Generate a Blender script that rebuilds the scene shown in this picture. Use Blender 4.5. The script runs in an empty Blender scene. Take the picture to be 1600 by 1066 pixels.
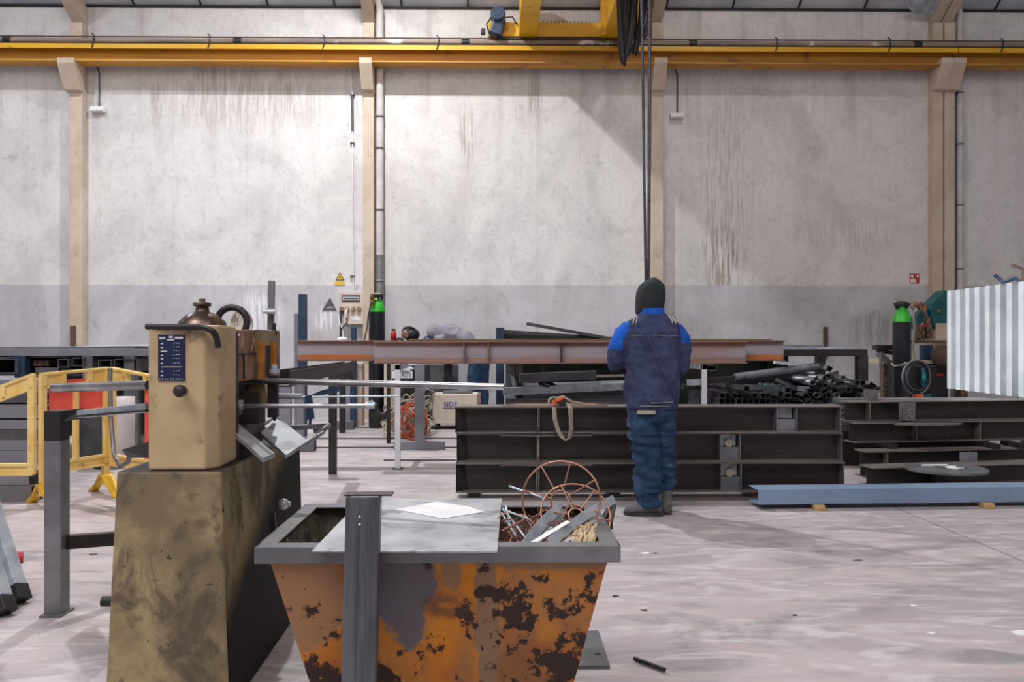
import bpy, bmesh, math, random
from mathutils import Vector, Matrix, noise
random.seed(7)
S = bpy.context.scene
C = S.collection
PI = math.pi
# ---------------------------------------------------------------- camera, world, lights
F = 1244.0
TH = 0.014
CAMZ = 1.26
HZ = 533.0
cam = bpy.data.cameras.new('camera'); cam.sensor_width = 36; cam.lens = 36 * F / 1600
cam.clip_start = 0.05; cam.clip_end = 200
camo = bpy.data.objects.new('camera', cam); C.objects.link(camo)
camo.location = (0, 0, CAMZ); camo.rotation_euler = (PI / 2, 0, -TH)
S.camera = camo
S.view_settings.view_transform = 'Standard'; S.view_settings.look = 'None'
S.view_settings.gamma = 1; S.view_settings.use_curve_mapping = False
S.view_settings.exposure = 0.0
w = bpy.data.worlds.new('world'); S.world = w; w.use_nodes = True
w.node_tree.nodes['Background'].inputs[0].default_value = (0.98, 0.92, 0.94, 1)
w.node_tree.nodes['Background'].inputs[1].default_value = 0.27

def lamp(name, kind, loc, energy, color, size=0.2, aim=None, sy=None):
    l = bpy.data.lights.new(name, kind); l.energy = energy; l.color = color
    if kind in ('POINT', 'SPOT'): l.shadow_soft_size = size
    if kind == 'SPOT': l.spot_size = math.radians(160); l.spot_blend = 1.0
    if kind == 'AREA':
        l.size = size
        if sy: l.shape = 'RECTANGLE'; l.size_y = sy
    o = bpy.data.objects.new(name, l); C.objects.link(o); o.location = loc
    if aim is not None:
        o.rotation_euler = (Vector(aim) - Vector(loc)).to_track_quat('-Z', 'Y').to_euler()
    return o
lamp('high_bay_light', 'SPOT', (-2.1, 9.7, 8.45), 1900, (0.975, 0.985, 1.0), 0.09)
lamp('high_bay_light', 'SPOT', (3.4, 9.5, 8.45), 280, (1.0, 0.95, 0.94), 0.12)
lamp('high_bay_light', 'SPOT', (-7.4, 9.2, 8.4), 760, (0.90, 0.94, 1.0), 0.12)
lamp('high_bay_light', 'SPOT', (-12.5, 8.2, 8.3), 420, (0.86, 0.92, 1.0), 0.12)
lamp('fill_light', 'AREA', (-1.5, -1.5, 8.6), 660, (1.0, 0.94, 0.945), 14, (-0.5, 9.0, 0.8), 5)  # large soft fill added overhead, not an opening in the roof
lamp('fill_light', 'AREA', (-3.2, 0.0, 6.6), 130, (1.0, 0.97, 0.95), 2.5, (-1.0, 3.2, 0.5), 1.5)  # smaller added fill for the machine and skip fronts, no real source

sp = bpy.data.lights.new('screen_fill_spot', 'SPOT'); sp.energy = 6500; sp.spot_size = math.radians(17); sp.spot_blend = .5; sp.shadow_soft_size = .12; sp.color = (.97, .99, 1)  # added unseen spot that only brightens the corrugated screen
spo = bpy.data.objects.new('screen_fill_spot', sp); C.objects.link(spo); spo.location = (-5.2, 9.9, 6.0)
spo.rotation_euler = (Vector((5.3, 8.75, 1.35)) - spo.location).to_track_quat('-Z', 'Y').to_euler()
# ---------------------------------------------------------------- pixel helpers
fwd = Vector((math.sin(TH), math.cos(TH), 0)); rgt = Vector((math.cos(TH), -math.sin(TH), 0))
def ray(px, py): return fwd + rgt * ((px - 800) / F) + Vector((0, 0, (HZ - py) / F))
def PY(px, py, Y):
    r = ray(px, py); return Vector((0, 0, CAMZ)) + r * (Y / r.y)
def FL(px, py, z=0.0):
    r = ray(px, py); return Vector((0, 0, CAMZ)) + r * ((z - CAMZ) / r.z)
def PX(px, Y): return PY(px, HZ, Y).x
def PZ(py, Y, px=800): return PY(px, py, Y).z

def lin(c):
    c = [v / 255 for v in c]
    return tuple((v / 12.92 if v <= .04045 else ((v + .055) / 1.055) ** 2.4) for v in c) + (1,)

# ---------------------------------------------------------------- materials
class NT:
    def __init__(s, name):
        s.m = bpy.data.materials.new(name); s.m.use_nodes = True
        s.t = s.m.node_tree; s.b = s.t.nodes['Principled BSDF']
        s.tc = s.t.nodes.new('ShaderNodeTexCoord')
        s.sep = None
    def link(s, a, b): s.t.links.new(a, b)
    def noise(s, scale, stretch=(1, 1, 1), detail=5, rough=.6, dist=0, off=(0, 0, 0), rot=(0, 0, 0)):
        mp = s.t.nodes.new('ShaderNodeMapping'); mp.inputs['Scale'].default_value = stretch; mp.inputs['Location'].default_value = off; mp.inputs['Rotation'].default_value = rot
        s.link(s.tc.outputs['Object'], mp.inputs[0])
        n = s.t.nodes.new('ShaderNodeTexNoise'); n.inputs['Scale'].default_value = scale
        n.inputs['Detail'].default_value = detail; n.inputs['Roughness'].default_value = rough; n.inputs['Distortion'].default_value = dist
        s.link(mp.outputs[0], n.inputs['Vector']); return n.outputs['Fac']
    def ramp(s, fac, a, b):
        n = s.t.nodes.new('ShaderNodeMapRange'); n.inputs[1].default_value = a; n.inputs[2].default_value = b; n.clamp = True
        n.interpolation_type = 'SMOOTHSTEP'
        s.link(fac, n.inputs[0]); return n.outputs[0]
    def math(s, op, a, b=None):
        n = s.t.nodes.new('ShaderNodeMath'); n.operation = op
        for i, v in enumerate((a, b)):
            if v is None: continue
            if isinstance(v, (int, float)): n.inputs[i].default_value = v
            else: s.link(v, n.inputs[i])
        return n.outputs[0]
    def mix(s, fac, a, b):
        n = s.t.nodes.new('ShaderNodeMix'); n.data_type = 'RGBA'
        if isinstance(fac, (int, float)): n.inputs[0].default_value = fac
        else: s.link(fac, n.inputs[0])
        for i, v in ((6, a), (7, b)):
            if isinstance(v, (tuple, list)): n.inputs[i].default_value = v if len(v) == 4 else tuple(v) + (1,)
            else: s.link(v, n.inputs[i])
        return n.outputs[2]
    def xyz(s):
        if s.sep is None:
            n = s.t.nodes.new('ShaderNodeSeparateXYZ'); s.link(s.tc.outputs['Object'], n.inputs[0]); s.sep = n.outputs
        return s.sep
    def blob(s, cx, cz, rx, rz, ax=(0, 2), soft=.5, wob=0.0, wscale=6):
        o = s.xyz()
        dx = s.math('DIVIDE', s.math('SUBTRACT', o[ax[0]], cx), rx); dz = s.math('DIVIDE', s.math('SUBTRACT', o[ax[1]], cz), rz)
        r = s.math('ADD', s.math('MULTIPLY', dx, dx), s.math('MULTIPLY', dz, dz))
        if wob: r = s.math('ADD', r, s.math('MULTIPLY', s.math('SUBTRACT', s.noise(wscale), .5), wob))
        return s.math('SUBTRACT', 1.0, s.ramp(r, 1 - soft, 1 + soft))
    def out(s, col, rough=.7, metal=0, bump=None, bs=.2, bd=.01):
        if isinstance(col, tuple): s.b.inputs['Base Color'].default_value = col
        else: s.link(col, s.b.inputs['Base Color'])
        if isinstance(rough, (int, float)): s.b.inputs['Roughness'].default_value = rough
        else: s.link(rough, s.b.inputs['Roughness'])
        if isinstance(metal, (int, float)): s.b.inputs['Metallic'].default_value = metal
        else: s.link(metal, s.b.inputs['Metallic'])
        if bump is not None:
            n = s.t.nodes.new('ShaderNodeBump'); n.inputs['Strength'].default_value = bs; n.inputs['Distance'].default_value = bd
            s.link(bump, n.inputs['Height']); s.link(n.outputs[0], s.b.inputs['Normal'])
        return s.m

def simple(name, c1, c2=None, scale=8, rough=.6, metal=0, stretch=(1, 1, 1), c3=None, t3=(.58, .66), s3=14, bump=.15, lo=.35, hi=.65):
    n = NT(name)
    c2 = c2 or tuple(int(v * .82) for v in c1)
    f = n.noise(scale, stretch)
    col = n.mix(n.ramp(f, lo, hi), lin(c1), lin(c2))
    if c3: col = n.mix(n.ramp(n.noise(s3, off=(3, 1, 7), detail=8), *t3), col, lin(c3))
    return n.out(col, rough, metal, f, bump)

M = {}
# wall
n = NT('wall_plaster')
x = n.xyz()
f1 = n.noise(.9, (1, 1, .8), 8, .65, .6); f2 = n.noise(3.2, (1, 1, .7), 10, .72, .8, off=(5, 0, 2)); st = n.noise(2.4, (1.6, 1, .10), 6, .65, 0, off=(2, 0, 0))
col = n.mix(n.ramp(f1, .38, .66), lin((222, 220, 218)), lin((203, 200, 199)))
col = n.mix(n.math('MULTIPLY', n.ramp(f2, .50, .74), .42), col, lin((168, 164, 165)))
top = n.ramp(x[2], 3.6, 5.9)
col = n.mix(n.math('MULTIPLY', n.math('MULTIPLY', n.ramp(st, .5, .72), n.math('ADD', n.math('MULTIPLY', top, .7), .10)), .5), col, lin((150, 140, 134)))
crk = n.noise(2.3, (1, 1, 1.6), 3, .5, 1.2, off=(9, 3, 3)); crk = n.math('ABSOLUTE', n.math('SUBTRACT', crk, .5)); crk = n.math('SUBTRACT', 1.0, n.ramp(crk, .0, .006)); ck2 = n.noise(5.5, (1, 1, 1.3), 6, .7, 1.6, off=(2, 8, 5)); ck2 = n.math('SUBTRACT', 1.0, n.ramp(n.math('ABSOLUTE', n.math('SUBTRACT', ck2, .5)), .0, .012)); ck2 = n.math('MULTIPLY', ck2, n.math('MULTIPLY', n.ramp(n.noise(.7, off=(6, 6, 1)), .45, .6), .35))
col = n.mix(ck2, col, lin((140, 136, 134)))
fm_ = n.noise(14, (1, 1, .8), 9, .75, .4, off=(1, 2, 3)); col = n.mix(n.math('MULTIPLY', n.ramp(fm_, .50, .66), .28), col, lin((160, 158, 158)))
col = n.mix(n.math('MULTIPLY', crk, n.math('MULTIPLY', n.ramp(f1, .45, .6), .35)), col, lin((120, 116, 116)))
scr = n.noise(7, (1, 1, .6), 4, .8, 2.5, off=(4, 4, 4)); scr = n.ramp(scr, .665, .72)
col = n.mix(n.math('MULTIPLY', scr, .4), col, lin((140, 132, 128)))
fine = n.noise(9, (2.2, 1, .18), 4, .7, 0)
for (bx, bz, rx, rz, k) in ((PX(730, 13.1), PZ(215, 13.1), .12, .5, .55), (PX(835, 13.1), PZ(155, 13.1), .1, .45, .6), (PX(1133, 13.1), PZ(300, 13.1), .40, 1.7, .34), (PX(1130, 13.1), PZ(405, 13.1), .3, .5, .7), (PX(245, 13.1), PZ(160, 13.1), .1, .4, .5),
                            (PX(1330, 13.1), PZ(370, 13.1), .8, .3, .22), (PX(380, 13.1), PZ(150, 13.1), 1.2, .5, .4)):
    b = n.blob(bx, bz, rx, rz, soft=.95)
    col = n.mix(n.math('MULTIPLY', n.math('MULTIPLY', b, n.ramp(fine, .42, .6)), k), col, lin((140, 118, 104)))
ZB = PZ(446, 13.1)
band = n.math('LESS_THAN', x[2], ZB)
bcol = n.mix(n.ramp(f1, .35, .65), lin((198, 198, 202)), lin((178, 177, 180)))
bcol = n.mix(n.math('MULTIPLY', n.ramp(f2, .52, .7), .5), bcol, lin((142, 140, 142)))
bcol = n.mix(n.math('MULTIPLY', scr, .5), bcol, lin((110, 106, 104)))
for (px_, py_, rx, rz, k, cc) in ((405, 495, .35, .38, .9, (240, 242, 248)), (520, 508, .28, .3, .9, (236, 236, 240)), (1370, 515, .5, .28, .5, (120, 116, 105)), (538, 528, .6, .18, .5, (120, 105, 92)), (1050, 520, .6, .3, .35, (150, 140, 130))):
    b = n.blob(PX(px_, 13.1), PZ(py_, 13.1), rx, rz, soft=.8)
    bcol = n.mix(n.math('MULTIPLY', n.math('MULTIPLY', b, n.ramp(fine, .4, .58)), k), bcol, lin(cc))
col = n.mix(band, col, bcol)
pj = n.math('MULTIPLY', n.math('LESS_THAN', n.math('ABSOLUTE', n.math('SUBTRACT', n.math('FRACT', n.math('DIVIDE', x[0], 1.19)), .5)), .004), .14)
col = n.mix(pj, col, lin((120, 112, 110)))
M['wall'] = n.out(col, .85, 0, f2, .25, .02)
# floor
n = NT('concrete_floor')
x = n.xyz()
f1 = n.noise(.55, (1, 1.6, 1), 8, .62, 1.8); f2 = n.noise(.8, (1.0, 2.4, 1), 9, .60, 2.6, off=(3, 2, 0), rot=(0, 0, .35)); f3 = n.noise(22, detail=6, rough=.75)
f4 = n.noise(1.1, (1, 3.5, 1), 8, .6, 3.2, off=(8, 5, 0), rot=(0, 0, -.2))
col = n.mix(n.ramp(f1, .36, .64), lin((198, 187, 188)), lin((172, 163, 166)))
col = n.mix(n.math('MULTIPLY', n.ramp(f2, .47, .70), .75), col, lin((132, 131, 139)))
col = n.mix(n.math('MULTIPLY', n.ramp(f4, .48, .68), .6), col, lin((224, 218, 219)))
col = n.mix(n.math('MULTIPLY', n.ramp(n.noise(2.0, (1, 2.2, 1), 6, .6, 2, off=(1, 9, 0)), .56, .7), .45), col, lin((196, 170, 168)))
col = n.mix(n.math('MULTIPLY', n.ramp(f3, .56, .7), .22), col, lin((110, 105, 105)))
# expansion joint, right
def seam(col, A, B, wd, k=.8):
    d = (B - A); L = d.length; nx, ny = -d.y / L, d.x / L
    v = n.math('ADD', n.math('MULTIPLY', n.math('SUBTRACT', x[0], A.x), nx), n.math('MULTIPLY', n.math('SUBTRACT', x[1], A.y), ny))
    return n.mix(n.math('MULTIPLY', n.math('LESS_THAN', n.math('ABSOLUTE', v), wd), k), col, lin((96, 100, 106)))
col = seam(col, FL(1410, 798), FL(1600, 878), .006)
M['floor'] = n.out(col, n.math('ADD', n.math('MULTIPLY', f2, .35), .28), 0, f3, .12, .004)

M['roof'] = simple('roof_panel', (196, 200, 206), (170, 176, 184), 1.5, .6)
M['joint'] = simple('dark_joint', (40, 40, 44), rough=.8)
M['concrete'] = simple('beige_concrete', (206, 190, 172), (190, 172, 152), 2.2, .8, c3=(150, 132, 116), t3=(.62, .74), s3=5)
M['concrete_brown'] = simple('brown_patch', (98, 78, 70), rough=.8)
M['pipe'] = simple('grey_white_pipe', (206, 202, 200), (186, 182, 180), 3, .5)
M['pipe_grey'] = simple('zinc_pipe', (138, 136, 136), (112, 110, 112), 3, .45, .3)
M['yellow'] = simple('crane_yellow', (224, 174, 34), (204, 152, 30), 1.2, .45, stretch=(.5, 2, 2), c3=(150, 92, 30), t3=(.62, .74), s3=3)
M['yellow_dirty'] = simple('crane_beam_yellow', (204, 148, 40), (172, 118, 40), 1.0, .5, stretch=(.25, 2, 4), c3=(140, 88, 44), t3=(.55, .7), s3=2)
M['blackrub'] = simple('black_rubber', (26, 26, 30), (38, 38, 42), 9, .5)
M['black'] = simple('black_paint', (22, 22, 24), (34, 33, 34), 9, .55)
M['motor'] = simple('motor_blue', (44, 70, 104), (28, 44, 70), 12, .45)
M['rail'] = simple('conductor_rail', (150, 132, 116), (112, 98, 90), 3, .55, stretch=(.3, 2, 2), c3=(214, 206, 200), t3=(.6, .66), s3=1.4)
M['rope'] = simple('steel_rope', (62, 60, 66), (84, 84, 90), 40, .5, .4)
M['darksteel'] = simple('mill_steel', (62, 57, 56), (44, 40, 40), 2.5, .45, .35, stretch=(.35, 2, 3), c3=(78, 72, 70), t3=(.6, .72), s3=5)
M['flange'] = simple('mill_steel_flange', (136, 128, 124), (104, 97, 95), 2.5, .45, .35, stretch=(.35, 2, 3), c3=(150, 140, 134), t3=(.6, .72), s3=6)
M['steel'] = simple('grey_steel', (132, 134, 138), (108, 110, 114), 4, .42, .45, c3=(90, 88, 88), t3=(.62, .72), s3=6)
M['steelpaint'] = simple('grey_primer', (140, 142, 152), (122, 124, 134), 3, .6)
M['galv'] = simple('galvanised', (206, 216, 224), (168, 180, 190), 10, .3, .35)
M['chrome'] = simple('bright_bar', (190, 190, 192), (150, 150, 152), 6, .25, .85)
M['white'] = simple('white_paint', (228, 230, 236), (208, 210, 218), 3, .5)
M['paper'] = simple('paper', (240, 240, 240), (226, 228, 232), 9, .8)
M['cyl'] = simple('cylinder_black', (26, 29, 38), (18, 20, 26), 5, .35)
M['green'] = simple('cylinder_green', (58, 196, 52), (44, 172, 44), 5, .4)
M['brass'] = simple('brass', (150, 120, 74), (110, 84, 54), 20, .4, .7)
M['red'] = simple('red_paint', (196, 32, 36), (170, 24, 30), 6, .4)
M['orange'] = simple('orange_plastic', (222, 98, 46), (190, 72, 36), 10, .5)
M['tealblue'] = simple('petrol_paint', (18, 98, 104), (12, 78, 86), 5, .45, c3=(60, 50, 46), t3=(.66, .72), s3=9)
M['bluepaint'] = simple('blue_steel_paint', (40, 66, 96), (30, 50, 76), 4, .5, c3=(150, 170, 190), t3=(.7, .76), s3=3)
M['chan'] = simple('blue_grey_primer', (128, 150, 178), (116, 138, 166), 1.5, .5)
M['cream'] = simple('cream_cabinet', (214, 204, 188), (200, 188, 172), 4, .55, c3=(160, 140, 120), t3=(.68, .76), s3=6)
M['straw'] = simple('straw_wood', (206, 190, 156), (170, 148, 112), 9, .8)
M['wood'] = simple('timber', (206, 176, 126), (168, 132, 84), 6, .75, stretch=(1, .15, 1))
M['barry'] = simple('barrier_yellow', (236, 208, 136), (226, 190, 104), 5, .5, c3=(190, 150, 90), t3=(.6, .72), s3=8)
M['barry2'] = simple('barrier_foot_yellow', (236, 192, 50), (214, 160, 44), 9, .5, c3=(120, 92, 50), t3=(.62, .7), s3=16)
M['barred'] = simple('barrier_red', (240, 104, 92), (228, 84, 76), 4, .5, c3=(240, 140, 100), t3=(.6, .72), s3=6)
M['copper'] = simple('copper_wire', (196, 148, 128), (158, 108, 90), 12, .4, .5)
M['scrap'] = simple('scrap_mix', (120, 100, 82), (64, 52, 42), 30, .8, c3=(170, 150, 120), t3=(.55, .66), s3=40)
M['inside'] = simple('grimy_inside', (100, 92, 80), (52, 48, 44), 7, .7, c3=(168, 148, 110), t3=(.56, .66), s3=30)
M['plate'] = simple('sheet_plate', (188, 192, 196), (150, 154, 160), 3.2, .5, .25, c3=(126, 128, 130), t3=(.52, .66), s3=6)
M['upsteel'] = simple('dark_channel_steel', (108, 113, 122), (74, 76, 82), 6, .4, .4, stretch=(3, 3, .25), c3=(104, 84, 72), t3=(.62, .75), s3=9)
M['bluetext'] = simple('blue_lettering', (50, 60, 160), rough=.5)
M['zincsheet'] = simple('corrugated_zinc', (200, 204, 208), (178, 184, 190), 2, .4, .2)
M['navy'] = simple('navy_label', (24, 38, 78), (20, 32, 68), 5, .4)
M['sign_y'] = simple('sign_yellow', (236, 190, 40), rough=.5)
M['grey'] = simple('dark_grey', (92, 92, 96), (74, 74, 78), 6, .6)
M['skin'] = simple('skin', (196, 150, 126), rough=.55)
M['glove'] = simple('work_glove', (60, 56, 54), (40, 38, 38), 30, .8)
M['strap'] = simple('webbing', (176, 168, 152), (150, 142, 128), 30, .8)
M['mauve'] = simple('mauve_jacket', (148, 145, 154), (134, 131, 142), 6, .8)
M['beanie'] = simple('charcoal_hood', (40, 46, 48), (30, 34, 36), 40, .9)
M['green_g'] = simple('green_glass', (16, 74, 62), rough=.3)

# cloth
def cloth(name, c1, c2, c3=None):
    n = NT(name)
    f = n.noise(9, (1, 1, 1.4), 6, .6, .8); g = n.noise(260, detail=2)
    col = n.mix(n.ramp(f, .35, .65), lin(c1), lin(c2))
    if c3: col = n.mix(n.math('MULTIPLY', n.ramp(n.noise(5, off=(2, 2, 2), detail=6), .52, .68), .6), col, lin(c3))
    return n.out(col, .92, 0, n.math('ADD', f, n.math('MULTIPLY', g, .2)), .35, .012)
M['jacket'] = cloth('navy_jacket', (60, 68, 102), (42, 50, 80))
M['jacket_blue'] = cloth('royal_blue_cloth', (18, 92, 196), (14, 78, 170))
M['jeans'] = cloth('denim', (34, 66, 96), (22, 44, 72), (62, 100, 132))
M['boot'] = cloth('boot_leather', (104, 104, 106), (80, 80, 84))
M['reflect'] = simple('reflective_tape', (216, 214, 206), rough=.4)

# rusty orange bin
n = NT('rusty_bin_paint')
x = n.xyz()
f = n.noise(3.2, detail=8, rough=.62); f2 = n.noise(8.5, detail=9, rough=.66, off=(4, 2, 1)); f3 = n.noise(2.2, (1, 1, .6), 6, .6, 1, off=(8, 3, 5))
col = n.mix(n.ramp(f, .35, .62), lin((214, 134, 24)), lin((178, 100, 24)))
col = n.mix(n.math('MULTIPLY', n.ramp(f3, .50, .66), .6), col, lin((138, 104, 78)))
col = n.mix(n.math('MULTIPLY', n.ramp(n.noise(1.6, detail=5, off=(1, 7, 2)), .56, .68), .5), col, lin((112, 66, 40)))
for (cx, cz, rx, rz, cc, k) in ((-.10, .49, .09, .15, (96, 96, 106), .95), (-.40, .49, .14, .16, (146, 116, 90), .75), (.147, .40, .037, .30, (134, 110, 88), .85), (.04, .57, .025, .07, (138, 116, 92), .8), (.33, .60, .2, .03, (134, 114, 96), .6)):
    col = n.mix(n.math('MULTIPLY', n.blob(cx, cz, rx, rz, soft=.2, wob=2.6, wscale=9), k), col, lin(cc))
zb = n.math('MULTIPLY', n.math('SUBTRACT', .38, x[2]), .26)
ok = n.math('SUBTRACT', 1.0, n.blob(-.10, .49, .085, .13, soft=.25))
rs = n.math('ADD', f2, zb)
xr = n.math('ADD', n.math('MULTIPLY', n.blob(.31, .43, .14, .17, soft=.5), .07), n.math('MULTIPLY', n.blob(-.08, .57, .07, .06, soft=.5), .12))
rs = n.math('ADD', rs, xr)
rs2 = n.math('ADD', n.noise(17, detail=6, rough=.6, off=(7, 1, 9)), n.math('ADD', n.math('MULTIPLY', zb, .3), n.math('MULTIPLY', xr, .6)))
rmask = n.math('MULTIPLY', n.math('MAXIMUM', n.ramp(rs, .57, .595), n.ramp(rs2, .63, .65)), ok)
col = n.mix(n.math('MULTIPLY', n.ramp(rs, .545, .60), n.math('MULTIPLY', ok, .35)), col, lin((128, 72, 30)))
col = n.mix(rmask, col, lin((50, 32, 24)))
col = n.mix(n.math('MULTIPLY', n.blob(.02, .46, .08, .04, soft=.8, wob=3.0, wscale=14), .7), col, lin((84, 54, 38)))
col = n.mix(n.math('MULTIPLY', n.blob(.025, .462, .028, .012, soft=.5, wob=1.5, wscale=30), .9), col, lin((176, 106, 48)))
M['rust'] = n.out(col, .62, 0, f2, .5, .006)

# machine paint
n = NT('machine_cream_paint')
x = n.xyz()
f = n.noise(2.6, detail=8, rough=.65); f2 = n.noise(6, (1, 1, .6), 7, .65, .8, off=(3, 3, 3)); f3 = n.noise(26, detail=5, rough=.7)
col = n.mix(n.ramp(f, .4, .6), lin((168, 150, 110)), lin((122, 109, 82)))
col = n.mix(n.math('MULTIPLY', n.ramp(f2, .48, .62), .85), col, lin((86, 77, 62)))
col = n.mix(n.ramp(f3, .64, .68), col, lin((34, 30, 26)))
M['base'] = n.out(col, .55, 0, f2, .25, .006)
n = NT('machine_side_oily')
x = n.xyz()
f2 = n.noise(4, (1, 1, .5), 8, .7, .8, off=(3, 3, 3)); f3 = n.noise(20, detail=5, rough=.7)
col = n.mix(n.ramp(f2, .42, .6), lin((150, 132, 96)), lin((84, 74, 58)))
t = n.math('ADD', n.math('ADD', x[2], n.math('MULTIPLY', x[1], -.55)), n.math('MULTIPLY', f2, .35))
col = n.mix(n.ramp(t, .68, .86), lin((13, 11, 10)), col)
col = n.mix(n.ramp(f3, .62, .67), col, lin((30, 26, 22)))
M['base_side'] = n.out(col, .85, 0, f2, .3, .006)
M['headpaint'] = simple('machine_head_paint', (196, 172, 134), (174, 150, 114), 3.5, .55, c3=(112, 96, 76), t3=(.57, .72), s3=9)
M['pinkpaint'] = simple('worn_pink_primer', (160, 122, 104), (128, 92, 76), 10, .6, c3=(190, 160, 116), t3=(.55, .6), s3=12)
M['orangeguide'] = simple('orange_guide', (200, 130, 30), (150, 84, 24), 9, .4, c3=(60, 40, 24), t3=(.58, .66), s3=18)
# rusted long beam: rust red with grey middle
n = NT('rusty_beam')
x = n.xyz()
f = n.noise(1.4, (.2, 2, 4), 7, .65); 
mid = n.blob(0, .115, 100, .055, soft=.5)
col = n.mix(n.ramp(f, .4, .62), lin((172, 138, 132)), lin((148, 114, 108)))
col = n.mix(n.math('MULTIPLY', mid, .8), col, lin((166, 166, 176)))
col = n.mix(n.math('MULTIPLY', n.ramp(n.noise(1.1, (.3, 2, 3), 6, .6, off=(5, 5, 5)), .54, .64), .55), col, lin((160, 108, 84)))
M['rustbeam'] = n.out(col, .65, .1, f, .2)
M['rustflange'] = simple('rusty_flange', (160, 134, 110), (120, 90, 74), 2, .6, .1, stretch=(.3, 2, 2))
M['rustorange'] = simple('orange_rust', (206, 124, 62), (176, 100, 54), 3, .7, stretch=(.3, 2, 2))

# ---------------------------------------------------------------- mesh builder
class MB:
    def __init__(s): s.v = []; s.f = []; s.sm = []
    def add(s, vs, fs, smooth=False):
        o = len(s.v); s.v += [Vector(v) for v in vs]
        for f in fs: s.f.append([i + o for i in f]); s.sm.append(smooth)
        return s
    def box(s, a, b):
        x0, y0, z0 = [min(a[i], b[i]) for i in range(3)]; x1, y1, z1 = [max(a[i], b[i]) for i in range(3)]
        return s.add([(x0, y0, z0), (x1, y0, z0), (x1, y1, z0), (x0, y1, z0), (x0, y0, z1), (x1, y0, z1), (x1, y1, z1), (x0, y1, z1)],
                     [(3, 2, 1, 0), (4, 5, 6, 7), (0, 1, 5, 4), (1, 2, 6, 5), (2, 3, 7, 6), (3, 0, 4, 7)])
    def hexa(s, p):   # 8 points bottom 4 ccw, top 4
        return s.add(p, [(3, 2, 1, 0), (4, 5, 6, 7), (0, 1, 5, 4), (1, 2, 6, 5), (2, 3, 7, 6), (3, 0, 4, 7)])
    def frame(s, A, B, up=(0, 0, 1)):
        d = (Vector(B) - Vector(A)).normalized(); up = Vector(up)
        if abs(d.dot(up)) > .98: up = Vector((0, 1, 0))
        u = d.cross(up).normalized(); v = u.cross(d).normalized(); return d, u, v
    def prism(s, prof, A, B, up=(0, 0, 1), caps=True, smooth=False):
        A = Vector(A); B = Vector(B); d, u, v = s.frame(A, B, up); n = len(prof)
        vs = [A + u * p[0] + v * p[1] for p in prof] + [B + u * p[0] + v * p[1] for p in prof]
        fs = [(i, (i + 1) % n, n + (i + 1) % n, n + i) for i in range(n)]
        s.add(vs, fs, smooth)
        if caps:
            o = len(s.v); s.v += vs
            s.f.append([o + i for i in reversed(range(n))]); s.sm.append(False)
            s.f.append([o + n + i for i in range(n)]); s.sm.append(False)
        return s
    def bar(s, A, B, w, h, up=(0, 0, 1)):
        return s.prism([(-w / 2, -h / 2), (w / 2, -h / 2), (w / 2, h / 2), (-w / 2, h / 2)], A, B, up)
    def cyl(s, A, B, r, n=16, r2=None):
        r2 = r if r2 is None else r2
        A = Vector(A); B = Vector(B); d, u, v = s.frame(A, B)
        c = [(math.cos(2 * PI * i / n), math.sin(2 * PI * i / n)) for i in range(n)]
        va = [A + (u * a + v * b) * r for a, b in c]; vb = [B + (u * a + v * b) * r2 for a, b in c]
        s.add(va + vb, [(i, (i + 1) % n, n + (i + 1) % n, n + i) for i in range(n)], True)
        s.add(va, [list(reversed(range(n)))]); s.add(vb, [list(range(n))]); return s
    def hollow(s, prof, inner, A, B, up=(0, 0, 1), smooth=False):
        A = Vector(A); B = Vector(B); d, u, v = s.frame(A, B, up); n = len(prof)
        def ring(P, pr): return [P + u * p[0] + v * p[1] for p in pr]
        vs = ring(A, prof) + ring(B, prof) + ring(A, inner) + ring(B, inner); fs = []
        for i in range(n):
            j = (i + 1) % n
            fs += [(i, j, n + j, n + i), (2 * n + j, 2 * n + i, 3 * n + i, 3 * n + j), (j, i, 2 * n + i, 2 * n + j), (n + i, n + j, 3 * n + j, 3 * n + i)]
        return s.add(vs, fs, smooth)
    def sqtube(s, A, B, w, h, t=.004, up=(0, 0, 1)):
        q = lambda a, b: [(-a, -b), (a, -b), (a, b), (-a, b)]
        return s.hollow(q(w / 2, h / 2), q(w / 2 - t, h / 2 - t), A, B, up)
    def pipe(s, A, B, r, t=.004, n=16):
        q = lambda r: [(r * math.cos(2 * PI * i / n), r * math.sin(2 * PI * i / n)) for i in range(n)]
        return s.hollow(q(r), q(r - t), A, B, smooth=True)
    def tube(s, pts, r, n=8, closed=False):
        pts = [Vector(p) for p in pts]; m = len(pts); rings = []; pu = None
        for i, p in enumerate(pts):
            a = pts[(i - 1) % m] if (closed or i > 0) else p; b = pts[(i + 1) % m] if (closed or i < m - 1) else p
            d = (b - a).normalized()
            if pu is None:
                up = Vector((0, 0, 1)) if abs(d.z) < .9 else Vector((0, 1, 0)); u = d.cross(up).normalized()
            else: u = (pu - d * pu.dot(d)).normalized()
            pu = u; v = d.cross(u); rr = r[i] if isinstance(r, (list, tuple)) else r
            rings.append([p + (u * math.cos(2 * PI * k / n) + v * math.sin(2 * PI * k / n)) * rr for k in range(n)])
        vs = [q for rg in rings for q in rg]; fs = []
        for i in range(m if closed else m - 1):
            j = (i + 1) % m
            for k in range(n): l = (k + 1) % n; fs.append((i * n + k, i * n + l, j * n + l, j * n + k))
        s.add(vs, fs, True)
        if not closed: s.add(rings[0], [list(reversed(range(n)))]); s.add(rings[-1], [list(range(n))])
        return s
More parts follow.
